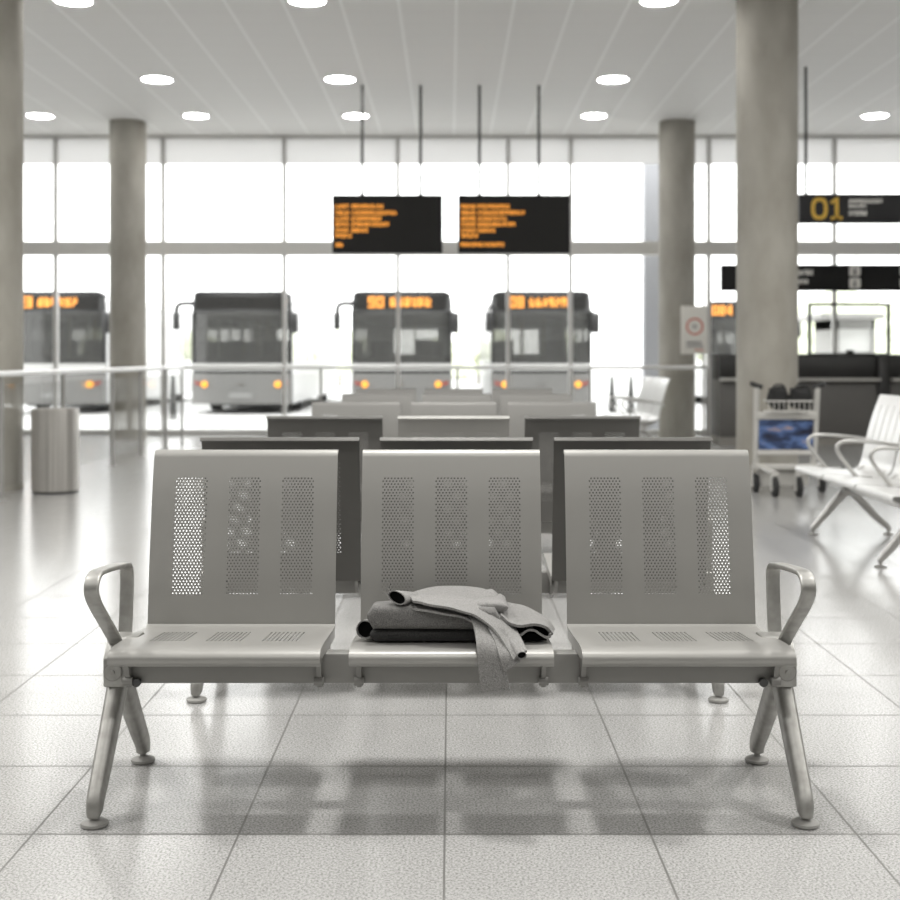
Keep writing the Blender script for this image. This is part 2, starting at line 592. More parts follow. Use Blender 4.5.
def seat_mesh(w):
    k = round(w, 3)
    if k not in SEATM:
        tot = arc_len(SEATP)
        m = sheet_solid(slotted(w, tot, (-.145, 0, .145), tot - .275, tot - .105, 9, .0042, .0108, 30, 10), SEATP, .004)
        # turned-down side flanges that follow the profile
        for s in (-1, 1):
            top = [(y, z - .002) for y, z in SEATP[20:-2]]
            n = len(top)
            ybot = [(y, z - min(.030, .004 + .25 * (y - SEATP[20][0]) + .012)) for y, z in top]
            xs = (s * w / 2, s * (w / 2 - .004))
            vs = [(x, y, z) for x in xs for (y, z) in top + ybot]
            fs = []
            for i in range(n - 1):
                for q in (0, 2 * n):
                    fs.append((q + i, q + i + 1, q + n + i + 1, q + n + i))
                fs.append((n + i, n + i + 1, 3 * n + i + 1, 3 * n + i))
            m.add(vs, fs)
        SEATM[k] = m.mesh('seat', MT['steel'], angle=35)
    return SEATM[k]

LEGSEC = rrect(.021, .026, .017, 4)
def make_bench(name, label, cat, loc, rz, group):
    t = thing(name, label, cat, loc, rz, group)
    for (a, b) in SEATS:
        w, c = b - a, (a + b) / 2
        link('seat', seat_mesh(w), t, (c, 0, 0))
        link('backrest', back_mesh(w), t, (c, 0, 0))
        for s in (-1, 1):
            x = c + s * (w / 2 - .016)
            m = MB()
            poly = [(-.13, .392), (-.09, .300), (-.03, .300), (.03, .318), (.140, .345), (.168, .37), (.172, .400), (.160, .398)]
            m.prism(poly, 'x', x - .006, x + .006)
            br = m.build('seat_bracket', MT['beam'], t, smooth=False)
            q = MB()
            q.cyl((x - .012, -.098, .318), (x + .012, -.098, .318), .011, 16)
            q.build('bolt', MT['beam'], br)
    MB().box(-.852, .852, -.085, -.035, .308, .386, .006).build('beam', MT['beam'], t)
    for s in (-1, 1):
        X = s * .874
        m = MB()
        xa, xb = sorted((s * .899, s * .819))
        m.prism([(-.080, .297), (.045, .297), (.058, .32), (.062, .395), (.030, .418), (-.035, .418), (-.080, .37)], 'x', xa, xb)
        bm = bmesh.new()
        me = bpy.data.meshes.new('tmp'); me.from_pydata(m.v, [], m.f); bm.from_mesh(me); bpy.data.meshes.remove(me)
        bmesh.ops.bevel(bm, geom=bm.edges[:], offset=.005, segments=2, affect='EDGES', profile=.5)
        hub = MB().bm(bm).build('leg_hub', MT['alu'], t)
        q = MB()
        q.cyl((s * .872, -.087, .338), (s * .872, -.076, .338), .024, 28)
        q.build('pivot_disc', MT['beam'], hub)
        q = MB()
        q.cyl((s * .872, -.0875, .338), (s * .872, -.080, .338), .021, 28)
        q.cyl((s * .872, -.092, .338), (s * .872, -.084, .338), .006, 12)
        q.build('pivot_cap', MT['alu'], hub)
        MB().cyl((s * .808, -.098, .313), (s * .808, -.08, .313), .011, 16).build('bolt', MT['bolt'], hub)
        # legs: an upside-down V, each with a vertical toe and a levelling foot
        for d in (-1, 1):
            yt, yb = (-.022 if d < 0 else .012), d * .240
            path = crom([(X, yt, .300), (X, yt + (yb - yt) * .33, .215), (X, yt + (yb - yt) * .72, .118), (X, yb - d * .010, .062), (X, yb, .036), (X, yb, .030)], 5)
            n = len(path)
            sc = [(1.16 - .36 * i / (n - 1), 1.28 - .50 * i / (n - 1)) for i in range(n)]
            leg = MB().sweep(path, LEGSEC, (1, 0, 0), sc).build('leg', MT['alu'], t, angle=50)
            f = MB().lathe([(.0, 0), (.030, 0), (.034, .004), (.033, .010), (.022, .015), (.009, .018), (.009, .034), (0, .034)], 28, (X, yb, 0))
            f.build('foot_pad', MT['pad'], leg)
        loop = crom([(X, -.015, .36), (X, -.045, .405), (X, -.130, .468), (X, -.225, .535), (X, -.262, .570), (X, -.266, .594), (X, -.246, .613), (X, -.205, .618), (X, -.08, .608), (X, .015, .598), (X, .052, .588), (X, .064, .565), (X, .062, .52), (X, .052, .44), (X, .035, .36)], 6)
        MB().sweep(loop, rrect(.0185, .0065, .005, 3), (1, 0, 0)).build('armrest', MT['alu'], t, angle=50)
    return t

G = 'three-seat benches in the central rows'
bench = make_bench('waiting_bench', 'silver three-seat bench in front with the grey jacket on its middle seat', 'bench', (0.0, Y0, 0), 0, G)
rows = [
    (0.025, 4.38, 'silver three-seat bench standing back to back with the bench that carries the jacket'),
    (0.02, 5.89, 'silver bench in the third row from the front, backrest turned to the viewer'),
    (-0.02, 7.14, 'silver bench in the fourth row from the front, between third and fifth rows'),
    (-0.045, 8.88, 'silver bench in the fifth row, just before the farthest central bench'),
    (-0.03, 10.43, 'farthest silver bench of the central rows, only its top edges showing'),
]
for (x, y, lab) in rows:
    b = copy_tree(bench)
    b.location = (x if y < 6 else -x, y, 0)
    b.rotation_euler = (0, 0, PI if y < 6 else 0)
    b['label'] = lab
    backs = sorted([c for c in b.children if c.name.startswith('backrest')], key=lambda c: c.location.x)
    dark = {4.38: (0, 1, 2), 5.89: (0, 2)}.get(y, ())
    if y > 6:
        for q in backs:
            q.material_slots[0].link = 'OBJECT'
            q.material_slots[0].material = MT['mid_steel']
    for i in dark:       # these backrests take a darker grey than the front bench
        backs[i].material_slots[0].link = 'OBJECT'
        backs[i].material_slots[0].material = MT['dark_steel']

# ------------------------------------------------------------------ grey jacket on the middle seat
def ribbon(eA, eB, nal, nac, th, bulge=0.0, wav=0.0, seed=0):
    A = crom([at(*p) for p in eA], nal)
    B = crom([at(*p) for p in eB], nal)
    rnd = random.Random(seed)
    ph = [rnd.uniform(0, 6) for _ in range(4)]
    n = len(A)
    grid = []
    for i in range(n):
        row = []
        for j in range(nac + 1):
            t = j / nac
            p = A[i].lerp(B[i], t)
            p.z += bulge * math.sin(PI * t) + wav * (math.sin(i * .55 + ph[0] + 3.1 * t) + .6 * math.sin(i * .23 + ph[1] + 7 * t))
            row.append(p)
        grid.append(row)
    m = nac + 1
    V = [p for r in grid for p in r]
    F = [(i * m + j, i * m + j + 1, (i + 1) * m + j + 1, (i + 1) * m + j) for i in range(n - 1) for j in range(nac)]
    me = bpy.data.meshes.new('tmp'); me.from_pydata(V, [], F)
    bm = bmesh.new(); bm.from_mesh(me); bpy.data.meshes.remove(me)
    bm.normal_update()
    bmesh.ops.solidify(bm, geom=bm.faces[:], thickness=th)
    return MB().bm(bm)

def strip_y(poly, y0, y1, th, ny=8, taper=0.0, wav=0.002, seed=1, drop=0.0):
    """an open section of (px, py) seen at y0, swept back to y1 as thick cloth"""
    sec = crom([at(px, py, y0) for px, py in poly], 6)
    c = sum((p for p in sec), Vector()) / len(sec)
    rnd = random.Random(seed)
    ph = rnd.uniform(0, 6)
    V = []
    for j in range(ny + 1):
        t = j / ny
        for i, p in enumerate(sec):
            q = p.copy()
            q.y = y0 + (y1 - y0) * t
            q.x = c.x + (p.x - c.x) * (1 - taper * t) + wav * math.sin(5 * t + ph + i * .2)
            q.z = p.z - drop * t * max(0, (p.z - .445) / .07) - .016 * t + wav * math.sin(4 * t + i * .35 + ph)
            V.append(q)
    m = len(sec)
    F = [(j * m + i, j * m + i + 1, (j + 1) * m + i + 1, (j + 1) * m + i) for j in range(ny) for i in range(m - 1)]
    me = bpy.data.meshes.new('tmp'); me.from_pydata(V, [], F)
    bm = bmesh.new(); bm.from_mesh(me); bpy.data.meshes.remove(me)
    bm.normal_update()
    bmesh.ops.solidify(bm, geom=bm.faces[:], thickness=th)
    return MB().bm(bm)

def pillow(x0, x1, y0, y1, zf, thick, r, amp, seed, slope=0.0):
    """a folded slab of cloth: rounded front and sides, gentle waves; zf(y) gives its underside"""
    rnd = random.Random(seed)
    ph = [rnd.uniform(0, 6) for _ in range(6)]
    nx, na = 26, 28
    V = []
    for i in range(nx + 1):
        t = i / nx
        x = x0 + (x1 - x0) * t
        e = min(t, 1 - t) * (x1 - x0)
        k = math.sqrt(max(0.0, 1 - (1 - min(e / r, 1.0)) ** 2)) if e < r else 1.0
        k = max(k, .25)
        for a in range(na):
            th_ = 2 * PI * a / na
            cy, cz = math.cos(th_), math.sin(th_)
            sy = math.copysign(abs(cy) ** .35, cy)
            sz = math.copysign(abs(cz) ** (.6 if cz > 0 else .3), cz)
            y = (y0 + y1) / 2 + sy * (y1 - y0) / 2 * (0.97 + .03 * k)
            zb = zf(y)
            z = zb + thick / 2 + sz * thick / 2 * k + slope * (x - x0) * (1 if cz > 0 else 0.3)
            if cz > -0.2:
                z += amp * (math.sin(9 * x / (x1 - x0) + ph[0] + 3 * cy) + .5 * math.sin(21 * x / (x1 - x0) + ph[1] + cy))
                y += amp * .8 * math.sin(7 * t + ph[2] + 2 * cz)
            V.append((x, y, z))
    F = []
    for i in range(nx):
        for a in range(na):
            b = (a + 1) % na
            F.append((i * na + a, i * na + b, (i + 1) * na + b, (i + 1) * na + a))
    F.append(tuple(range(na - 1, -1, -1)))
    F.append(tuple(nx * na + a for a in range(na)))
    return MB().add(V, F)

def seat_z(y):
    yy = y - Y0
    for i in range(len(SEATP) - 1, 0, -1):
        a, b = SEATP[i - 1], SEATP[i]
        if a[0] <= yy <= b[0]:
            return a[1] + (b[1] - a[1]) * (yy - a[0]) / max(b[0] - a[0], 1e-9)
    return .40

JK = thing('jacket', 'grey tweed jacket folded on the middle seat, one sleeve hanging over the front', 'jacket', (0, 3.2, .43))
def jpart(mb, name, material, angle=60):
    o = mb.build(name, material, JK, angle=angle)
    o.matrix_parent_inverse = Matrix.Translation(-JK.location)
    return o
jpart(pillow(ax(370, 3.14), ax(499, 3.14), 3.135, 3.40, lambda y: seat_z(y) + .002, .038, .010, .0010, 3), 'lower_fold', MT['tweedd'])  # lowest layer of the pile, in near-black cloth
jpart(pillow(ax(367.5, 3.13), ax(500, 3.13), 3.122, 3.31, lambda y: .4640 - .15 * (y - 3.122), .066, .006, .0018, 5, slope=-.02), 'folded_body', MT['tweedshade'])
jpart(pillow(ax(402, 3.16), ax(508, 3.16), 3.150, 3.34, lambda y: .498 - .05 * (y - 3.15), .030, .020, .001, 15), 'folded_body', MT['tweed'])
jpart(ribbon([(405, 608.5, 3.135), (425, 612, 3.112), (445, 615.5, 3.106), (462, 618.5, 3.102), (474, 624, 3.095), (484, 632, 3.082), (493, 642, 3.06)],
             [(398, 600, 3.28), (420, 598, 3.33), (445, 596, 3.33), (462, 598, 3.32), (480, 602, 3.28), (495, 612, 3.2), (503, 630, 3.11)], 7, 12, .005, .0, .0005, 12), 'under_lapel', MT['tweed'])
jpart(ribbon([(413, 602.5, 3.130), (425, 605.5, 3.112), (445, 609, 3.100), (462, 612.5, 3.092), (476, 618, 3.082), (489, 627, 3.070), (502, 643, 3.04), (514, 661, 2.998)],
             [(404, 596, 3.24), (416, 593.5, 3.30), (440, 588, 3.34), (466, 588.5, 3.34), (488, 592, 3.31), (505, 607, 3.24), (517, 634, 3.13), (527, 652, 3.01)], 7, 14, .006, .004, .0009, 2), 'lapel', MT['tweed'])
jpart(ribbon([(464, 612, 3.16), (470, 619, 3.112), (474, 630, 3.080), (476.5, 646, 3.034), (478, 666, 3.022), (481.5, 692, 3.022)],
             [(490, 612, 3.16), (493, 622, 3.112), (498, 638, 3.080), (502, 652, 3.032), (506, 670, 3.018), (510, 689, 3.018)], 7, 10, .009, .003, .0006, 4), 'sleeve', MT['tweed'])
jpart(ribbon([(488, 628, 3.078), (494, 642, 3.045), (499, 656, 3.012), (504, 673, 3.006)],
             [(504, 630, 3.085), (511, 646, 3.055), (515, 655, 3.02), (521, 662, 3.006)], 6, 8, .005, .002, .0004, 6), 'front_edge', MT['tweed'])
jpart(ribbon([(500, 618, 3.13), (508, 624, 3.128), (518, 627.5, 3.125), (530, 626.5, 3.125), (540, 626.5, 3.13), (547, 630, 3.14), (551, 635.5, 3.15)],
             [(494, 603, 3.27), (503, 603.5, 3.28), (514, 606, 3.28), (527, 609.5, 3.275), (540, 616.5, 3.26), (549, 624, 3.24), (553, 631, 3.22)], 7, 12, .007, .004, .0006, 3), 'folded_sleeve', MT['tweed'])
jpart(strip_y([(551.5, 634), (550.5, 637.5), (546, 638.5), (540, 635.5), (534, 631.5), (528, 631.5), (522, 636), (517, 639)], 3.128, 3.28, .005, 8, .06, .0004, 3), 'sleeve_edge', MT['tweed'])
def fill(poly, y0, y1, dz=0.0):
    a = [at(px, py, y0) for px, py in poly]
    V = [tuple(p) for p in a] + [(p.x, y1, p.z - .006) for p in a]
    n = len(a)
    return MB().add(V, [tuple(range(n)), tuple(range(2 * n - 1, n - 1, -1))] + [(i, (i + 1) % n, n + (i + 1) % n, n + i) for i in range(n)])
jpart(fill([(505, 625), (517, 629.5), (530, 629), (540, 629), (546, 632), (549, 635.5), (546, 637), (540, 634), (534, 630), (528, 630), (521, 634.5), (508, 638)], 3.150, 3.26), 'sleeve_lining', MT['lining'])
jpart(fill([(506, 640.5), (518, 639.5), (524, 636.5), (530, 633), (536, 634.5), (543, 638.5), (547, 640.2), (540, 641), (520, 641)], 3.150, 3.26), 'sleeve_lining', MT['lining'])
def cuff(c, back, rx, rz, tilt):
    """a rolled opening: outer cloth tube and black inside"""
    P = [Vector(c).lerp(Vector(back), k / 6) for k in range(7)]
    sec = circle(rx, rz, 20)
    ct, st = math.cos(tilt), math.sin(tilt)
    sec = [(a * ct - b * st, a * st + b * ct) for a, b in sec]
    o = MB()
    o.sweep(P, sec, (1, 0, 0), [1, 1.02, 1.02, 1, .97, .9, .8], cap=False)
    i = MB()
    q = [(a * .90, b * .88) for a, b in sec]
    o.sweep(P, q, (1, 0, 0), [1, 1.02, 1.02, 1, .97, .9, .8], cap=False)
    n = len(sec)
    o.add([p for p in ([tuple(v) for v in o.v[:n]] + [tuple(v) for v in o.v[7 * n:8 * n]])], [(k, (k + 1) % n, n + (k + 1) % n, n + k) for k in range(n)])
    i.sweep([P[1].lerp(P[0], .6), P[3], P[6]], [(a * .89, b * .87) for a, b in sec], (1, 0, 0), [1, 1, .8])
    return o, i
o_, i_ = cuff(at(396.5, 597.5, 3.135), at(424, 599, 3.30), .0275, .0155, R(24))
c_ = jpart(o_, 'collar_roll', MT['tweed'])
d_ = i_.build('collar_lining', MT['lining'], c_, angle=60)
o_, i_ = cuff(at(522, 655.5, 2.995), at(512, 642, 3.06), .0125, .0100, R(20))
c_ = jpart(o_, 'rolled_corner', MT['tweed'])
d_ = i_.build('corner_lining', MT['lining'], c_, angle=60)
o_, i_ = cuff(at(365, 629.5, 3.16), at(382, 624, 3.34), .0240, .0235, R(-20))
c_ = jpart(o_, 'left_fold', MT['tweed'])
d_ = i_.build('fold_lining', MT['lining'], c_, angle=60)
jpart(ribbon([(486, 590.5, 3.335), (492, 589, 3.33), (498, 594, 3.32), (505, 604, 3.30)], [(478, 598, 3.25), (488, 597, 3.24), (497, 603, 3.22), (508, 614, 3.20)], 5, 8, .005, .006, .0005, 8), 'collar_flap', MT['tweed'])

# ------------------------------------------------------------------ pale side benches with open armrests
SB_BACK = [tuple(p) for p in crom([Vector(p) for p in [(-.270, .385), (-.284, .398), (-.282, .414), (-.262, .424), (-.15, .418), (0.0, .404), (.095, .402), (.135, .418), (.160, .46), (.178, .54), (.205, .65), (.242, .78), (.285, .895), (.295, .905), (.308, .902)]], 6)]
def make_side_bench(label, loc, rz, group):
    t = thing('side_bench', label, 'bench', loc, rz, group)
    w, pit = .590, .620
    tot = arc_len(SB_BACK)
    va, vb = v_at_z(SB_BACK[40:], .55), 0
    v0 = arc_len(SB_BACK[:55]) + .05
    m = sheet_solid(slotted(w, tot, (-.18, -.06, .06, .18), v0, tot - .09, 3, .006, .014, 40, 8, 10), SB_BACK, .006)
    me = solid_mesh(m, 'seat_shell', MT['pale_steel'], 40)
    for k in (-1, 0, 1):
        link('seat_shell', me, t, (k * pit, 0, 0))
    MB().box(-.93, .93, -.045, .015, .29, .375, .006).build('beam', MT['chrome'], t)
    for k in (-1, 0, 1):
        for s in (-1, 1):
            x = k * pit + s * .20
            MB().prism([(-.20, .385), (-.03, .31), (.02, .31), (.15, .38), (.17, .44), (.155, .44), (.10, .40), (0, .398), (-.14, .41)], 'x', x - .012, x + .012).build('seat_bracket', MT['chrome'], t, smooth=False)
    for x in (-.63, .63):
        hub = MB().box(x - .04, x + .04, -.06, .03, .255, .32, .01).build('leg_hub', MT['chrome'], t)
        for d in (-1, 1):
            path = crom([(x, -.015 + d * .02, .285), (x, -.012 + d * .085, .215), (x, d * .165 - .008, .125), (x, d * .228, .062), (x, d * .245, .040), (x, d * .246, .028)], 5)
            n = len(path)
            leg = MB().sweep(path, rrect(.020, .022, .012, 3), (1, 0, 0), [(1.1 - .4 * i / (n - 1), 1.35 - .8 * i / (n - 1)) for i in range(n)]).build('leg', MT['chrome'], t, angle=50)
            MB().lathe([(0, 0), (.034, 0), (.034, .008), (.010, .016), (.010, .034), (0, .034)], 20, (x, d * .245, 0)).build('foot_pad', MT['chrome'], leg)
    for k in range(4):
        x = (k - 1.5) * pit
        path = crom([(x, -.06, .40), (x, -.115, .465), (x, -.175, .545), (x, -.190, .590), (x, -.165, .622), (x, -.11, .632), (x, .03, .625), (x, .14, .612), (x, .20, .600), (x, .215, .575)], 6)
        MB().sweep(path, rrect(.017, .011, .009, 3), (1, 0, 0)).build('armrest', MT['chrome'], t, angle=50)
        MB().box(x - .011, x + .011, -.075, .03, .335, .412, .003).build('arm_bracket', MT['chrome'], t)
    return t
sb = make_side_bench('pale silver bench with open armrests beside the luggage trolley, seen from its side', (2.61, 7.42, 0), R(-90), 'side benches along the right')
sc_ = copy_tree(sb)
sc_.location = (2.33, 15.66, 0)
sc_['label'] = 'small distant pale bench by the far railing in front of the thinner concrete column'

# ------------------------------------------------------------------ room shell
ZC, YF = 4.47, 18.5
XW, YB = 13.5, -8.0
def struct(name, mb, material, parent=None, smooth=False, label=None, cat=None):
    o = mb.build(name, material, parent, smooth)
    if parent is None:
        o['kind'] = 'structure'
        tag(o, label, cat)
    return o
struct('floor', MB().box(-XW, XW, YB, YF + .15, -.25, 0), MT['floor'], label='pale speckled terrazzo tile floor of the hall', cat='floor')
struct('ceiling', MB().box(-XW, XW, YB, YF + .15, ZC, ZC + .2), MT['ceiling'], label='grey panelled ceiling with pale strips and round downlights', cat='ceiling')
struct('wall_left', MB().box(-XW - .2, -XW, YB, YF + .15, -.25, ZC + .2), MT['wall'], label='white side wall far beyond the railing', cat='wall')
struct('wall_right', MB().box(XW, XW + .2, YB, YF + .15, -.25, ZC + .2), MT['wall'], label='white side wall far beyond the counter', cat='wall')
struct('wall_rear', MB().box(-XW - .2, XW + .2, YB - .2, YB, -.25, ZC + .2), MT['wall'], label='white wall behind the viewer', cat='wall')

mull = [-13.45, -11.5, -9.6, -7.75] + [ax(p, YF) for p in (56, 163.5, 284.5, 398, 508, 570.5, 708.5, 834)] + [7.5, 9.3, 11.3, 13.45]
for i in range(len(mull) - 1):
    a, b = mull[i], mull[i + 1]
    w = MB().box(a + .03, b - .03, YF - .006, YF + .006, 0.08, 2.70)
    w.box(a + .03, b - .03, YF - .006, YF + .006, 2.88, 4.056)
    o = struct('window_%d' % (i + 1), w, MT['glass'], label='tall glass bay of the window wall, bay %d' % (i + 1), cat='window')
    MB().box(a + .03, b - .03, YF + .02, YF + .026, 4.055, ZC - .03).build('frosted_band', MT['blind'], o, False)
for i, x in enumerate(mull):
    struct('trim_%d' % (i + 1), MB().box(x - .028, x + .028, YF - .05, YF + .05, 0.08, ZC), MT['mullion'], label='slim grey upright between the window bays', cat='window frame')
k = len(mull)
struct('trim_%d' % (k + 1), MB().box(-XW, XW, YF - .12, YF + .12, 2.69, 2.885), MT['transom'], label='wide grey rail across the window wall', cat='window frame')
struct('trim_%d' % (k + 2), MB().box(-XW, XW, YF - .07, YF + .07, 0, .08), MT['mullion'], label='grey sill rail at the foot of the window wall', cat='window frame')
struct('trim_%d' % (k + 3), MB().box(-XW, XW, YF - .10, YF + .08, ZC - .035, ZC), MT['transom'], label='grey rail where the windows meet the ceiling', cat='window frame')

# concrete columns
def column(label, x, y, r):
    m = MB().lathe([(r, 0), (r, ZC)], 48)
    o = m.build('concrete_column', MT['concrete'], None)
    o.location = (x, y, 0)
    return tag(o, label, 'column', 'round concrete columns')
column('thick round concrete column at the picture edge behind the litter bin', -4.0, 10.8, .26)
column('round concrete column by the window wall behind the glass railing on the left', ax(128, 17.4), 17.4, .253)
column('round concrete column by the window wall behind the red ring notice', ax(677, 17.4), 17.4, .253)
column('thick round concrete column directly behind the luggage trolley', ax(767, 11.4), 11.4, .277)

# downlights
def downlight(label, px, py, r):
    Y = (ZC - CAMH) * FPX / (HZ - py)
    x = ax(px, Y)
    t = thing('ceiling_downlight', label, 'ceiling light', (x, Y, ZC), 0, 'round ceiling downlights')
    MB().lathe([(r * .86, -.001), (r * .9, -.012), (r * 1.02, -.012), (r * 1.06, -.004), (r * 1.06, 0)], 40).build('trim_ring', MT['white'], t)
    MB().lathe([(0, -.006), (r * .87, -.006), (r * .87, 0)], 40).build('diffuser', MT['lamp'], t)
    return t
for args in [
    ('round downlight cut by the top of the picture, leftmost of three', 73, 0, .19),
    ('round downlight cut by the top of the picture, middle of three', 307, 0, .19),
    ('round downlight cut by the top of the picture, nearest the thick right column', 659, 0, .19),
    ('round downlight in the second row from the front, leftmost of three', 157, 79, .2),
    ('round downlight in the second row, above the left departure board', 340, 79, .2),
    ('round downlight in the second row, beyond the right departure board', 613, 79, .2),
    ('round downlight nearest the windows, close to the column at the picture edge', 40, 115.5, .19),
    ('round downlight nearest the windows, just beyond the left slim column', 196, 115.5, .19),
    ('round downlight nearest the windows, behind a hanging rod of the left board', 356, 115.5, .19),
    ('round downlight nearest the windows, before the right slim column', 594, 115.5, .19),
    ('round downlight nearest the windows, above the gold numbered sign', 875, 115.5, .19)]:
    downlight(*args)

# departure boards
PIX = {'0': '111101101101111', '1': '010110010010111', '8': '111101111101111', '9': '111101111001111'}
def led_text(mb, x0, x1, zc, h, y, rnd, text=None, gap=.18):
    """blurred matrix lettering: cells of small raised blocks"""
    cw = h * .62
    n = max(1, int(round((x1 - x0) / (cw * (1 + gap)))))
    cw = (x1 - x0) / (n * (1 + gap) - gap)
    for i in range(n):
        bits = PIX.get(text[i]) if text and i < len(text) else ''.join(rnd.choice('11110') for _ in range(15))
        for q, b in enumerate(bits):
            if b == '1':
                cx, cz = q % 3, q // 3
                a = x0 + i * cw * (1 + gap) + cx * cw / 3
                z = zc + h / 2 - (cz + 1) * h / 5
                mb.box(a, a + cw / 3, y - .004, y, z, z + h / 5)
def board(label, x0p, x1p, lines, rods, seed):
    Y = 15.03
    xa, xb, zt, zb = ax(x0p - .5, Y), ax(x1p + .5, Y), az(195.3, Y), az(253.2, Y)
    xc = (xa + xb) / 2
    t = thing('departure_board', label, 'display board', (xc, Y, zb), 0, 'hanging departure boards')
    hw, H = (xb - xa) / 2, zt - zb
    MB().box(-hw, hw, -.03, .09, 0, H, .008).build('casing', MT['black'], t)
    MB().box(-hw + .022, hw - .022, -.034, -.029, .022, H - .022).build('screen', MT['screen'], t, False)
    rnd = random.Random(seed)
    m = MB()
    for (a, b, py, h) in lines[:-1]:
        led_text(m, ax(a, Y) - xc, ax(b, Y) - xc, az(py, Y) - zb, h, -.034, rnd)
    m.build('departure_lines', MT['led'], t, False)
    m = MB()
    (a, b, py, h) = lines[-1]
    led_text(m, ax(a, Y) - xc, ax(b, Y) - xc, az(py, Y) - zb, h, -.034, rnd)
    m.build('footer_line', MT['led'], t, False)
    for p in rods:
        x = ax(p, Y) - xc
        rod = MB().cyl((x, .03, H - .005), (x, .03, ZC - zb), .018, 14)
        rod.build('hanging_rod', MT['rod'], t)
        MB().box(x - .025, x + .025, .0, .06, H - .002, H + .016).build('clamp', MT['black'], t, False)
    return t
h = .052
T1 = [206.7, 213, 218.9, 224.6, 230.6, 236]
E1 = [383.6, 396.6, 381.5, 389, 368]
L1 = [(335.6, 348.8, y, h) for y in T1[:5]] + [(351.7, e, y, h) for e, y in zip(E1, T1)] + [(335.6, 352, 236, h), (336, 343, 245, h)]
E2 = [509.3, 524.4, 506.6, 515, 495]
L2 = [(461, 475.6, y, h) for y in T1[:5]] + [(477.6, e, y, h) for e, y in zip(E2, T1)] + [(461, 478, 236, h), (460.5, 504, 244.8, h)]
board('hanging black departure board with orange lines, one short stub at its bottom', 333, 442, L1, (362, 420.5), 3)
board('hanging black departure board whose bottom orange line is long', 458.5, 569.5, L2, (479.5, 539), 4)

# gate sign with gold number
def font_mesh(s, size, depth):
    cu = bpy.data.curves.new('t', 'FONT')
    cu.body = s
    cu.size = size
    cu.extrude = depth
    cu.align_x = 'LEFT'
    o = bpy.data.objects.new('t', cu)
    COL.objects.link(o)
    dg = bpy.context.evaluated_depsgraph_get()
    me = bpy.data.meshes.new_from_object(o.evaluated_get(dg))
    bpy.data.objects.remove(o)
    bpy.data.curves.remove(cu)
    return me
Y = 14.1
zb, zt = az(223.3, Y), az(194.3, Y)
t = thing('gate_sign', 'hanging charcoal sign with the gold number beside the thick column', 'sign', (ax(798.5, Y), Y, zb))
X0 = ax(798.5, Y)
MB().box(0, 2.6, -.04, .06, 0, zt - zb, .006).build('panel', MT['signdark'], t)
# the two numerals as solid shapes
def ring_poly(cx, cz, w, h_, st, n=32):
    m = MB()
    pw = .75
    def pt(a, rx, rz):
        c, s = math.cos(a), math.sin(a)
        return (cx + rx * math.copysign(abs(c) ** pw, c), cz + rz * math.copysign(abs(s) ** pw, s))
    V, F = [], []
    for yy in (-.046, -.038):
        for k_ in range(n):
            a = 2 * PI * k_ / n
            p = pt(a, w / 2, h_ / 2); V.append((p[0], yy, p[1]))
            p = pt(a, w / 2 - st, h_ / 2 - st); V.append((p[0], yy, p[1]))
    for k_ in range(n):
        a, b = 2 * k_, 2 * ((k_ + 1) % n)
        F += [(a, b, b + 1, a + 1), (2 * n + a, 2 * n + a + 1, 2 * n + b + 1, 2 * n + b), (a, 2 * n + a, 2 * n + b, b), (a + 1, b + 1, 2 * n + b + 1, 2 * n + a + 1)]
    return m.add(V, F)
cz = (az(198, Y) + az(220, Y)) / 2 - zb
hh = az(198, Y) - az(220, Y)
ring_poly(ax(818.3, Y) - X0, cz, 16.5 * Y / FPX, hh, .042).build('numeral', MT['gold'], t)
x1 = ax(835.6, Y) - X0
MB().prism([(x1 - .022, cz - hh / 2), (x1 + .022, cz - hh / 2), (x1 + .022, cz + hh / 2), (x1 - .012, cz + hh / 2), (x1 - .075, cz + hh / 2 - .045), (x1 - .060, cz + hh / 2 - .078), (x1 - .022, cz + hh / 2 - .05)], 'y', -.046, -.038).build('numeral', MT['gold'], t, False)
MB().box(x1 - .07, x1 + .065, -.046, -.038, cz - hh / 2, cz - hh / 2 + .036).build('numeral_foot', MT['gold'], t, False)
rnd = random.Random(5)
m = MB()
for (a, b, py, hgt) in [(847.5, 881, 201.6, .045), (847.5, 865, 206.4, .04), (847.5, 865.5, 213.5, .055)]:
    led_text(m, ax(a, Y) - X0, ax(b, Y) - X0, az(py, Y) - zb, hgt, -.04, rnd)
m.build('lettering', MT['letter'], t, False)
for x in (ax(806, Y) - X0, 2.35):
    MB().cyl((x, .01, zt - zb - .005), (x, .01, ZC - zb), .017, 14).build('hanging_rod', MT['rod'], t)

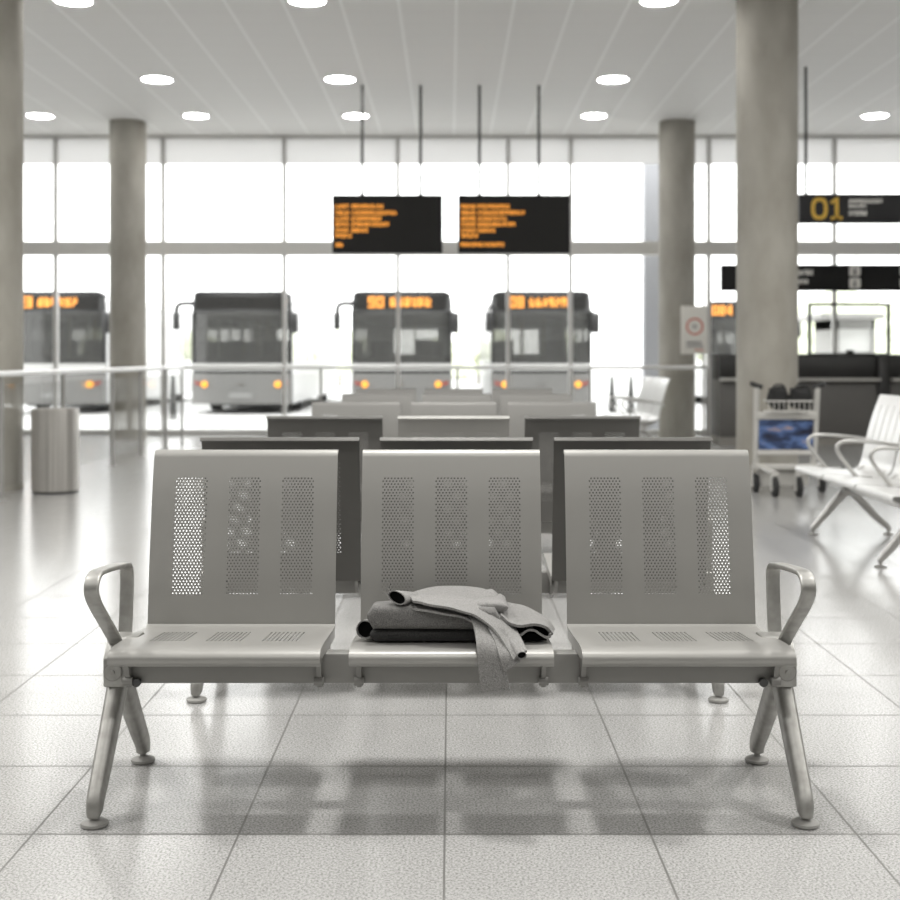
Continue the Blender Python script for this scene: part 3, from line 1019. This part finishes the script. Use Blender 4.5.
# black header sign over the counter
Y = 16.5
zb, zt = az(291, Y), az(265, Y)
X0 = ax(721, Y)
t = thing('header_sign', 'long black sign hanging over the service counter with pale square symbols', 'sign', (X0, Y, zb))
MB().box(0, 3.6, -.05, .05, 0, zt - zb, .006).build('panel', MT['black'], t)
m = MB()
for (a, b, py, hgt) in [(790, 812, 272.8, .07), (790, 807, 281.7, .06)]:
    m = MB()
    led_text(m, ax(a, Y) - X0, ax(b, Y) - X0, az(py, Y) - zb, hgt, -.05, rnd)
    m.build('lettering', MT['letter'], t, False)
for px in (853.5, 904.5):
    for py in (271.3, 283.2):
        x, z = ax(px, Y) - X0, az(py, Y) - zb
        s = .07
        q = MB().prism([(x + a, z + b) for a, b in rrect(s + .005, s - .003, .03, 4)], 'y', -.056, -.049).build('symbol_tile', MT['letter'], t, False)
        qq = MB()
        qq.prism([(x + a, z + .022 + b) for a, b in circle(.015, .015, 12)], 'y', -.059, -.055)
        qq.prism([(x - .024, z - .045), (x + .024, z - .045), (x + .018, z), (x - .018, z)], 'y', -.059, -.055)
        qq.build('symbol', MT['counter'], q, False)
for x in (ax(770, Y) - X0, 3.2):
    MB().cyl((x, 0, zt - zb - .005), (x, 0, ZC - zb), .015, 12).build('hanging_rod', MT['rod'], t)

# service counter
Y = 16.4
X0, X1 = ax(720, Y), 7.6
t = thing('service_counter', 'long grey service counter with dark fascia under the black header sign', 'counter', (X0, Y, 0))
W = X1 - X0
MB().box(.0, W, .02, .60, 0, .10).build('plinth', MT['plinth'], t, False)
MB().box(.0, W, .0, .60, .10, .86, .005).build('body', MT['counter'], t)
MB().box(.0, W, .03, .58, .86, 1.175, .005).build('fascia', MT['counterdark'], t)
MB().box(-.02, W + .02, .01, .62, 1.175, 1.20, .005).build('countertop', MT['counterdark'], t)
xs = [0.0, ax(877, Y) - X0, ax(889, Y) - X0, W]
MB().box(xs[0], xs[1], -.16, .03, .845, .885, .005).build('ledge', MT['ledge'], t)
MB().box(xs[2], xs[3], -.16, .03, .845, .885, .005).build('ledge', MT['ledge'], t)
MB().box(xs[1], xs[2], -.06, .03, 0, 1.175, .004).build('post', MT['counterdark'], t)
# framed screen on the counter
xa, xb = ax(808, Y + .3), ax(890, Y + .3)
zt_ = az(303, Y + .3)
t = thing('counter_screen', 'black-framed clear screen standing on the service counter', 'screen', ((xa + xb) / 2, Y + .3, 1.20))
hw, H = (xb - xa) / 2, zt_ - 1.20
fr = MB().box(-hw, -hw + .04, -.02, .02, 0, H).box(hw - .04, hw, -.02, .02, 0, H).box(-hw, hw, -.02, .02, H - .04, H).box(-hw, hw, -.015, .015, 0, .015)
fr.build('frame', MT['black'], t, False)
MB().box(-hw + .02, hw - .02, -.003, .003, .014, H - .02).build('pane', MT['glass'], t, False)
# small dark terminal on the counter
t = thing('counter_terminal', 'small dark terminal on the counter behind the framed screen', 'terminal', (ax(850, 16.85), 16.85, 1.20))
MB().box(-.09, .09, -.05, .05, 0, .015, .004).build('base', MT['dark'], t)
MB().prism([(-.04, .01), (.04, .01), (.05, .06), (-.05, .06)], 'y', -.03, .03).build('body', MT['dark'], t, False)

# notice board on a pole
Y = 16.55
t = thing('notice_sign', 'cream notice with a red ring on a slim pole by the railing end', 'sign', (ax(704, Y), Y, 0))
X0 = ax(704, Y)
MB().cyl((0, .03, 0), (0, .03, az(303, Y)), .017, 14).build('pole', MT['railpost'], t)
MB().lathe([(.0, 0), (.11, 0), (.11, .012), (.02, .02), (0, .02)], 24, (0, .03, 0)).build('base', MT['railpost'], t)
b_ = MB().box(ax(681, Y) - X0, ax(707, Y) - X0, -.012, .012, az(354, Y), az(306, Y), .003).build('board', MT['board'], t)
cx, czz, rr_ = ax(694.5, Y) - X0, az(326.5, Y), 8.7 * Y / FPX
q = MB()
seg = 40
V = []
F = []
for yy in (-.017, -.011):
    for k_ in range(seg):
        a = 2 * PI * k_ / seg
        for r_ in (rr_, rr_ - .026):
            V.append((cx + r_ * math.cos(a), yy, czz + r_ * math.sin(a)))
for k_ in range(seg):
    a, c = 2 * k_, 2 * ((k_ + 1) % seg)
    F += [(a, c, c + 1, a + 1), (2 * seg + a, 2 * seg + a + 1, 2 * seg + c + 1, 2 * seg + c), (a, 2 * seg + a, 2 * seg + c, c), (a + 1, c + 1, 2 * seg + c + 1, 2 * seg + a + 1)]
q.add(V, F).build('red_ring', MT['red'], b_)
MB().box(cx - .035, cx + .035, -.016, -.011, czz - .03, czz + .03).build('emblem', MT['ledge'], b_, False)
q = MB()
for k_, (py, w_) in enumerate([(342.5, 15), (346, 17)]):
    led_text(q, ax(686, Y) - X0, ax(686 + w_, Y) - X0, az(py, Y), .03, -.012, rnd)
q.build('lettering', MT['print'], b_, False)
q = MB()
led_text(q, ax(695, Y) - X0, ax(703, Y) - X0, az(350, Y), .025, -.012, rnd)
q.build('lettering', MT['red'], b_, False)

# ------------------------------------------------------------------ glass railing
XR, YR = -3.63, 16.75
t = thing('glass_railing', 'white-topped glass railing running back to the windows and across them', 'railing', (XR, YR, 0))
ZR = 1.022
yn = 8.4 - YR
xe = ax(708, YR) - XR
MB().sweep([(0, yn, ZR), (0, 0, ZR)], rrect(.032, .024, .014, 3), (1, 0, 0)).build('handrail', MT['rail'], t, angle=50)
MB().sweep([(-.032, 0, ZR), (xe, 0, ZR)], rrect(.024, .024, .014, 3), (0, 1, 0)).build('handrail', MT['rail'], t, angle=50)
posts = [(0, y_ - YR) for y_ in (8.5, 10.0, 11.6, 13.28, 14.5, 15.8)] + [(x_ - XR, 0) for x_ in (XR, -1.75, .1, 1.9, ax(707, YR))]
for (x, y) in posts:
    p = MB().cyl((x, y, 0), (x, y, ZR - .02), .019, 14).build('post', MT['railpost'], t)
    MB().lathe([(.05, 0), (.05, .008), (.02, .012), (.02, .03)], 20, (x, y, 0)).build('flange', MT['railpost'], p)
ys = [p[1] for p in posts[:6]] + [0]
for a, b in zip(ys[:-1], ys[1:]):
    MB().box(-.005, .005, a + .05, b - .05, .10, .93).build('glass_panel', MT['railglass'], t, False)
xs = [p[0] for p in posts[6:]]
for a, b in zip(xs[:-1], xs[1:]):
    MB().box(a + .05, b - .05, -.005, .005, .10, .93).build('glass_panel', MT['railglass'], t, False)

# ------------------------------------------------------------------ litter bin
t = thing('litter_bin', 'round brushed steel litter bin at the foot of the edge column', 'bin', (-3.385, 10.6, 0))
MB().lathe([(.192, .02), (.198, .02), (.198, .70), (.196, .715), (.188, .718), (.182, .71), (.182, .60)], 56).build('body', MT['binsteel'], t)
MB().lathe([(0, 0), (.19, 0), (.19, .03), (0, .03)], 40).build('base', MT['dark'], t)
MB().lathe([(.0, .62), (.183, .62), (.183, .64), (0, .64)], 40).build('liner', MT['dark'], t)

# ------------------------------------------------------------------ luggage trolley
TX, TY = ax(786, 10.45), 10.45
t = thing('luggage_trolley', 'pale luggage trolley with a blue picture panel before the thick column', 'trolley', (TX, TY, 0))
def tl(px): return ax(px, TY) - TX
def tz(py): return az(py, TY)
xl, xr = tl(757), tl(816)
for x in (xl, xr):
    s = 1 if x > 0 else -1
    u = MB().sweep(crom([(x * .97, .06, .21), (x, .03, .45), (x * 1.02, .0, .75), (x * 1.03, -.02, .90)], 6), rrect(.022, .018, .010, 3), (1, 0, 0)).build('upright', MT['trolley'], t, angle=50)
    MB().sweep([(x * 1.03 - s * .045, -.02, .905), (x * 1.03, -.025, .915), (x * 1.03 + s * .055, -.06, .935)], circle(.021, .021, 12), (0, 1, 0)).build('handle_grip', MT['dark'], u)
MB().box(xl, xr, -.02, .02, tz(418) - .012, tz(413.5) + .012, .006).build('cross_bar', MT['trolley'], t)
MB().box(xl, xr, -.012, .028, tz(455), tz(450.5), .006).build('cross_bar', MT['trolley'], t)
MB().box(xl, xr, .02, .06, .205, .25, .006).build('cross_bar', MT['trolley'], t)
fp = MB().box(tl(758.8), tl(813), -.006, .012, tz(449.5), tz(419.2)).build('picture_panel', MT['picture'], t, False)
# wire basket
m = MB()
bz0, bz1, by = tz(412), tz(400.5), -.16
xa, xb = tl(764), tl(809)
for z in (bz0 + .01, bz1):
    m.tube([(xa, .0, z), (xa, by, z), (xb, by, z), (xb, .0, z)], .006, 8, (0, 0, 1), closed=True)
for k_ in range(10):
    x = xa + (xb - xa) * k_ / 9
    m.cyl((x, by, bz0), (x, by, bz1), .004, 8)
    m.cyl((x, by, bz0 + .01), (x, 0, bz0 + .01), .003, 6)
m.build('basket', MT['trolley'], t)
# splayed base with four casters
for (pxa, pya, pxb, pyb, s) in [(755, 468, 775, 478.5, -1), (821, 468, 799, 478.5, 1)]:
    x0, x1 = ax(pxa, TY + .15) - TX, ax(pxb, TY - .21) - TX
    r_ = MB().sweep([(x0, .16, .235), (x1, -.22, .195)], rrect(.026, .016, .008, 3), (1, 0, 0)).build('base_rail', MT['trolley'], t, angle=50)
    for (x, y, z) in ((x0, .14, .235), (x1, -.20, .20)):
        f = MB()
        for q_ in (-1, 1):
            f.prism([(y - .03, .05), (y + .01, .05), (y + .025, z - .005), (y - .02, z - .005)], 'x', x + q_ * .028 - .004, x + q_ * .028 + .004)
        f.box(x - .032, x + .032, y - .025, y + .03, z - .02, z - .004)
        fo = f.build('caster_fork', MT['trolley'], r_, False)
        w_ = MB().sweep([(x - .019, y - .01, .082), (x - .015, y - .01, .082), (x + .015, y - .01, .082), (x + .019, y - .01, .082)], circle(.082, .082, 24), (0, 1, 0), [.9, 1, 1, .9])
        w_.build('caster_wheel', MT['tyre'], r_)
MB().box(tl(757), tl(816), .06, .10, .205, .245, .006).build('base_bar', MT['trolley'], t)
MB().box(tl(760), tl(812), .10, .13, .06, .20, .006).build('stop_plate', MT['trolley'], t)
# two black bags lying in the basket
def bag(label, px, seed):
    o = thing('small_bag', label, 'bag', (ax(px, TY), TY - .090, bz0 + .020), 0, 'black bags in the trolley basket')
    bm = bmesh.new()
    bmesh.ops.create_icosphere(bm, subdivisions=4, radius=1)
    rnd_ = random.Random(seed)
    ph = [rnd_.uniform(0, 6) for _ in range(5)]
    for v in bm.verts:
        c = v.co.copy()
        d = 1 + .07 * math.sin(4 * c.x + ph[0]) + .06 * math.sin(7 * c.z + 3 * c.x + ph[1]) + .05 * math.sin(9 * c.y + ph[2])
        v.co = Vector((math.copysign(abs(c.x) ** .6, c.x) * .086 * d, math.copysign(abs(c.y) ** .7, c.y) * .050 * d, .100 + math.copysign(abs(c.z) ** .6, c.z) * .098 * d))
        v.co.z = max(v.co.z, 0.0)
    MB().bm(bm).build('pouch', MT['bag'], o, angle=80)
    MB().tube(crom([(-.05, -.02, .185), (-.03, -.03, .212), (.03, -.03, .212), (.05, -.02, .185)], 5), .008, 8, (0, 1, 0)).build('strap', MT['dark'], o)
bag('black bundled bag in the trolley basket, the one nearer the jacket bench', 775.2, 1)
bag('black bundled bag in the trolley basket, on the side of the service counter', 797.6, 2)

# ------------------------------------------------------------------ outside
GZ = -.17
struct('ground', MB().box(-90, 90, YF + .15, 150, GZ - .3, GZ), MT['asphalt'], label='pale paved bus yard outside the windows', cat='paving')
def outpost(label, px, Y, r):
    o = MB().box(-r, r, -r, r, 0, ZC + 1.2 - GZ, .01).build('steel_post', MT['outpost'], None)
    o.location = (ax(px, Y), Y, GZ)
    return tag(o, label, 'post')
outpost('square blue-grey steel post outside the glass beside the right slim column', 651, 20.2, .13)

def make_bus(label, px, text, left_arm=True, rest=(404, 432), Y=29.0, blank=False):
    X = ax(px, Y)
    t = thing('city_bus', label, 'bus', (X, Y, GZ), 0, 'city buses parked outside')
    hw, Lb, top = 1.18, 11.5, 2.86
    z0 = .24
    zs0, zs1 = 1.19, 2.40   # windscreen
    # shell with open window bands: roof, floor, sides below and above the windows, rear
    m = MB()
    m.box(-hw + .04, hw - .04, .12, Lb, .32, .40)
    for s in (-1, 1):
        a, b = (s * hw, s * (hw - .05))
        m.box(min(a, b), max(a, b), .25, Lb, z0, 1.25)
        m.box(min(a, b), max(a, b), .25, Lb, 2.32, 2.62)
        for y in (.25, 1.6, 3.3, 5.0, 6.7, 8.4, 10.1, 11.35):
            m.box(min(a, b), max(a, b), y, y + .15, 1.25, 2.32)
    m.box(-hw, hw, Lb - .08, Lb, z0, 1.45)
    m.box(-hw, hw, Lb - .08, Lb, 2.25, 2.62)
    m.box(-hw, -.75, Lb - .08, Lb, 1.45, 2.25)
    m.box(.75, hw, Lb - .08, Lb, 1.45, 2.25)
    roof = [(-hw, 2.60), (hw, 2.60), (hw, 2.68), (hw - .07, 2.79), (hw - .22, 2.84), (0, 2.87), (-hw + .22, 2.84), (-hw + .07, 2.79), (-hw, 2.68)]
    m.prism(roof, 'y', .22, Lb)
    m.build('body', MT['buswhite'], t, False)
    MB().box(-hw + .06, hw - .06, .3, Lb - .1, .40, 1.0).box(-hw + .055, hw - .055, .5, Lb - .1, 2.35, 2.60).build('interior', MT['interior'], t, False)
    for s in (-1, 1):
        MB().box(s * (hw - .02) - .006, s * (hw - .02) + .006, .3, Lb - .1, 1.25, 2.32).build('side_window', MT['sidetint'], t, False)
    MB().box(-.76, .76, Lb - .05, Lb - .04, 1.44, 2.26).build('rear_window', MT['glass'], t, False)
    # front: upper dark sign cowl, windscreen with rounded plan, pale band, silver lower front
    def plan(k, ww, yo, n=10):
        return [(-ww + 2 * ww * i / n, yo + .16 * abs(-1 + 2 * i / n) ** 3.0) for i in range(n + 1)]
    def curved(z0_, z1_, w0, w1, yo0, yo1, depth):
        q = MB()
        n = 14
        A, B = plan(0, w0, yo0, n), plan(0, w1, yo1, n)
        V = [(x, y, z0_) for x, y in A] + [(x, y, z1_) for x, y in B] + [(x, y + depth, z0_) for x, y in A] + [(x, y + depth, z1_) for x, y in B]
        k1 = n + 1
        F = []
        for i in range(n):
            F += [(i, i + 1, k1 + i + 1, k1 + i), (2 * k1 + i, 3 * k1 + i, 3 * k1 + i + 1, 2 * k1 + i + 1), (i, 2 * k1 + i, 2 * k1 + i + 1, i + 1), (k1 + i, k1 + i + 1, 3 * k1 + i + 1, 3 * k1 + i)]
        F += [(0, k1, 3 * k1, 2 * k1), (n, 2 * k1 + n, 3 * k1 + n, k1 + n)]
        return q.add(V, F)
    cow = curved(zs1, 2.83, hw, hw - .03, .0, .05, .16)
    cow.prism([(-hw + .03, 2.82), (hw - .03, 2.82), (hw - .16, 2.89), (-hw + .16, 2.89)], 'y', .06, .40)
    cowl = cow.build('sign_cowl', MT['busdark'], t, angle=40)
    curved(zs0, zs1, hw - .05, hw - .05, -.01, .0, .02).build('windscreen', MT['tint'], t, angle=40)
    fr_ = MB()
    for s in (-1, 1):
        fr_.box(s * (hw - .03) - .035, s * (hw - .03) + .035, .13, .27, zs0, zs1)
    fr_.build('windscreen_pillar', MT['busdark'], t, False)
    curved(1.03, zs0, hw, hw, -.05, -.03, .2).build('pale_band', MT['busband'], t, angle=40)
    curved(.955, 1.03, hw - .02, hw - .02, -.01, -.01, .2).build('grille_slot', MT['busdark'], t, angle=40)
    lowp = curved(z0, .955, hw, hw, -.04, -.05, .22)
    low = lowp.build('front_panel', MT['busgrey'], t, angle=40)
    MB().box(-.26, .26, -.075, -.04, .38, .50).build('number_plate', MT['booth_plate'], low, False)
    em = MB()
    em.prism([(-.09, .66), (-.05, .66), (0, .72), (.05, .66), (.09, .66), (.04, .75), (-.04, .75)], 'y', -.07, -.04)
    em.build('emblem', MT['counter'], low, False)
    for s in (-1, 1):
        lx = s * .86
        q = MB()
        q.sweep([(lx, .05, .70), (lx, -.02, .70), (lx, -.045, .70)], circle(.082, .082, 24), (1, 0, 0), [1, 1, .8])
        q.build('amber_lamp', MT['amber'], t)
        q = MB().prism([(lx + s * .10, .67), (lx + s * .235, .71), (lx + s * .235, .78), (lx + s * .10, .74)], 'y', -.0, .12)
        q.build('red_lamp', MT['redlens'], t, False)
    # destination lettering
    rnd_ = random.Random(px)
    q = MB()
    if not blank:
        a0, a1, b0, b1 = [(v - px) * Y / FPX for v in rest]
        led_text(q, a0, a1, 2.63, .27, -.004, rnd_, text)
        q.build('route_number', MT['led_bus'], cowl, False)
        q = MB()
        led_text(q, b0, b1, 2.63, .22, -.004, rnd_)
        q.build('destination_text', MT['led_bus'], cowl, False)
    MB().box(-hw + .12, hw - .12, -.002, .02, 2.47, 2.77).build('sign_glass', MT['screen'], cowl, False)
    # mirrors
    if left_arm:
        MB().tube(crom([(-hw + .02, .1, 2.60), (-1.35, .0, 2.60), (-1.47, -.05, 2.55), (-1.50, -.06, 2.42), (-1.50, -.06, 2.35)], 6), .058, 10, (0, 1, 0)).build('mirror_arm', MT['busdark'], t)
        MB().box(-1.58, -1.42, -.14, -.02, 1.98, 2.38, .02).build('mirror', MT['busdark'], t)
    else:
        MB().tube(crom([(-hw + .02, .1, 2.56), (-1.2, .0, 2.52), (-1.25, -.03, 2.42)], 6), .03, 10, (0, 1, 0)).build('mirror_arm', MT['busdark'], t)
        MB().box(-1.32, -1.15, -.14, -.02, 1.93, 2.40, .03).build('mirror', MT['busdark'], t)
    MB().tube(crom([(hw - .02, .1, 2.40), (1.17, .0, 2.40), (1.24, -.05, 2.36)], 6), .03, 10, (0, 1, 0)).build('mirror_arm', MT['busdark'], t)
    MB().box(1.16, 1.35, -.14, -.02, 1.90, 2.38, .03).build('mirror', MT['busdark'], t)
    # cabin: dashboard, driver seat, steering wheel, passenger seats, poles
    MB().box(-hw + .1, hw - .1, .28, .62, .9, 1.36, .03).build('dashboard', MT['busdark'], t)
    q = MB()
    q.tube([(.5 + .2 * math.cos(a), .72 + .05 * math.sin(a), 1.5 + .18 * math.sin(a)) for a in frange(0, 2 * PI * 15 / 16, 15)], .018, 8, (0, 1, 0), closed=True)
    q.build('steering_wheel', MT['busdark'], t)
    for (x, y) in ((.5, 1.25), (-.72, 3), (.72, 3.6), (-.72, 5.2), (.72, 6)):
        MB().box(x - .24, x + .24, y, y + .45, 1.0, 1.12, .03).box(x - .24, x + .24, y + .40, y + .5, 1.1, 1.78, .03).build('cabin_seat', MT['busseat'], t)
    for (x, y) in ((-.3, 2.2), (.25, 2.6), (-.25, 4.2)):
        MB().cyl((x, y, 1.0), (x, y, 2.36), .022, 8).build('grab_pole', MT['pole'], t)
    for (y) in (2.4, 8.6):
        for s in (-1, 1):
            x = s * (hw - .16)
            q = MB().sweep([(x - .13, y, .44), (x - .11, y, .44), (x + .11, y, .44), (x + .13, y, .44)], circle(.44, .44, 28), (0, 1, 0), [.9, 1, 1, .9]).build('wheel', MT['tyre'], t)
            MB().sweep([(x + s * .12, y, .44), (x + s * .135, y, .44)], circle(.24, .24, 20), (0, 1, 0)).build('wheel_hub', MT['hub'], q)
    MB().box(-hw + .35, hw - .35, .6, Lb - .6, .17, .33).build('chassis', MT['busdark'], t, False)
    return t
make_bus('city bus outside, half hidden by the concrete column at the picture edge', 53.5, '90', True, (20, 32.5, 37.5, 77))
make_bus('city bus outside with an unlit blank destination sign', 241, '', True, blank=True)
make_bus('city bus outside below the left departure board, orange number 90 lit', 401.5, '90', True, (368, 384, 390, 431))
make_bus('city bus outside below the right departure board, orange number 08 lit', 541.5, '08', False, (509, 524, 529, 567))
make_bus('city bus outside mostly hidden by the thick column and the cream notice', 751, '08', False, (712, 732, 745, 780), Y=34.0)

# bollards
for px, lab in ((173, 'dark slim bollard outside, beside the bus with the blank sign'), (612, 'dark slim bollard outside nearer to the bus numbered 08'), (631, 'dark slim bollard outside nearer to the blue-grey steel post')):
    o = MB().lathe([(0, 0), (.085, 0), (.075, .35), (.05, .75), (.035, .93), (0, .96)], 20).build('bollard', MT['rod'], None, angle=50)
    o.location = (ax(px, 26.5), 26.5, GZ)
    tag(o, lab, 'bollard', 'bollards in the bus yard')
# booth
Y = 24.0
t = thing('kiosk_booth', 'grey booth with flat canopy outside, seen through the framed counter screen', 'booth', (ax(855, Y), Y, GZ))
bx = lambda p: ax(p, Y) - ax(855, Y)
bz = lambda p: az(p, Y) - GZ
MB().box(bx(836), bx(875), 0, 1.4, 0, bz(352)).box(bx(836), bx(839), 0, 1.4, bz(352), bz(319)).box(bx(872), bx(875), 0, 1.4, bz(352), bz(319)).box(bx(836), bx(875), 0, 1.4, bz(329), bz(319)).build('shell', MT['booth'], t, False)
MB().box(bx(839), bx(872), .05, .09, bz(352), bz(329)).build('counter_shutter', MT['white'], t, False)
MB().box(bx(813), bx(876), -.5, 1.5, bz(319.5), bz(314), .02).build('canopy', MT['booth'], t)
# shrubs beyond the yard
def shrub(label, px, Y, w, hgt, seed):
    o = thing('shrub', label, 'shrub', (ax(px, Y), Y, GZ), 0, 'pale shrubs beyond the bus yard')
    rnd_ = random.Random(seed)
    m = MB()
    bm = bmesh.new()
    for k_ in range(9):
        c = Vector((rnd_.uniform(-.6, .6) * w / 2, rnd_.uniform(-.4, .4) * w / 2, hgt * rnd_.uniform(.35, .78)))
        r_ = min(w, hgt) * rnd_.uniform(.2, .34)
        bmesh.ops.create_icosphere(bm, subdivisions=3, radius=r_, matrix=Matrix.Translation(c))
    for v in bm.verts:
        n = Vector((math.sin(9.1 * v.co.x + 3 * v.co.z), math.sin(8.3 * v.co.y + 2 * v.co.x), math.sin(10.7 * v.co.z + v.co.y)))
        v.co += n * .09 + Vector([rnd_.uniform(-.05, .05) for _ in range(3)])
    m.bm(bm)
    m.build('foliage', MT['leaf'], o, angle=20)
    MB().cyl((0, 0, 0), (0, 0, hgt * .5), .07, 10).build('stem', MT['bark'], o)
for i, (px, Y, w, hgt, lab) in enumerate([
    (340, 58, 3.2, 2.6, 'pale shrub outside beside the mirror arm of the bus numbered 90'),
    (450, 60, 3.0, 2.2, 'pale low shrub outside in the gap between the two numbered buses, towards 90'),
    (478, 62, 3.4, 2.7, 'pale taller shrub outside in the gap between the two numbered buses, towards 08'),
    (806, 52, 3.2, 4.1, 'pale shrub outside next to the thick column, above the counter'),
    (838, 66, 4.4, 4.9, 'pale shrub outside behind the booth'),
    (884, 54, 3.6, 4.2, 'pale shrub outside above the counter at the picture edge')]):
    shrub(lab, px, Y, w, hgt, 20 + i)

# ------------------------------------------------------------------ light
w = bpy.data.worlds.new('overcast')
scn.world = w
w.use_nodes = True
bg = w.node_tree.nodes['Background']
bg.inputs['Color'].default_value = (1.0, 1.0, 0.995, 1)
bg.inputs['Strength'].default_value = 2.45
# unseen ceiling lamps, added and weighted by row to light the benches
def lamp(x, y, power, size=.36):
    l = bpy.data.lights.new('unseen_ceiling_lamp', 'AREA')
    l.shape = 'DISK'
    l.size = size
    l.energy = power
    l.color = (1, .985, .955)
    o = bpy.data.objects.new('unseen_ceiling_lamp', l)
    COL.objects.link(o)
    o.location = (x, y, ZC - .03)
    return o
for y, power in ((-3.2, 8), (0.3, 22), (3.7, 58), (7.0, 30)):
    for x in (-9.6, -6.4, -3.2, 0, 3.2, 6.4, 9.6):
        lamp(x, y, power)

# ------------------------------------------------------------------ camera
cam = bpy.data.cameras.new('camera')
co = bpy.data.objects.new('camera', cam)
COL.objects.link(co)
co.location = (0, 0, CAMH)
co.rotation_euler = (R(90), 0, 0)
cam.sensor_width = 36
cam.lens = FPX / 900 * 36
cam.shift_y = -(450 - HZ) / 900
cam.clip_end = 400
cam.dof.use_dof = True
cam.dof.focus_distance = 3.25
cam.dof.aperture_fstop = 3.3
scn.camera = co
scn.view_settings.view_transform = 'Standard'
scn.view_settings.look = 'None'
scn.view_settings.exposure = 0.78
scn.view_settings.gamma = 1.0
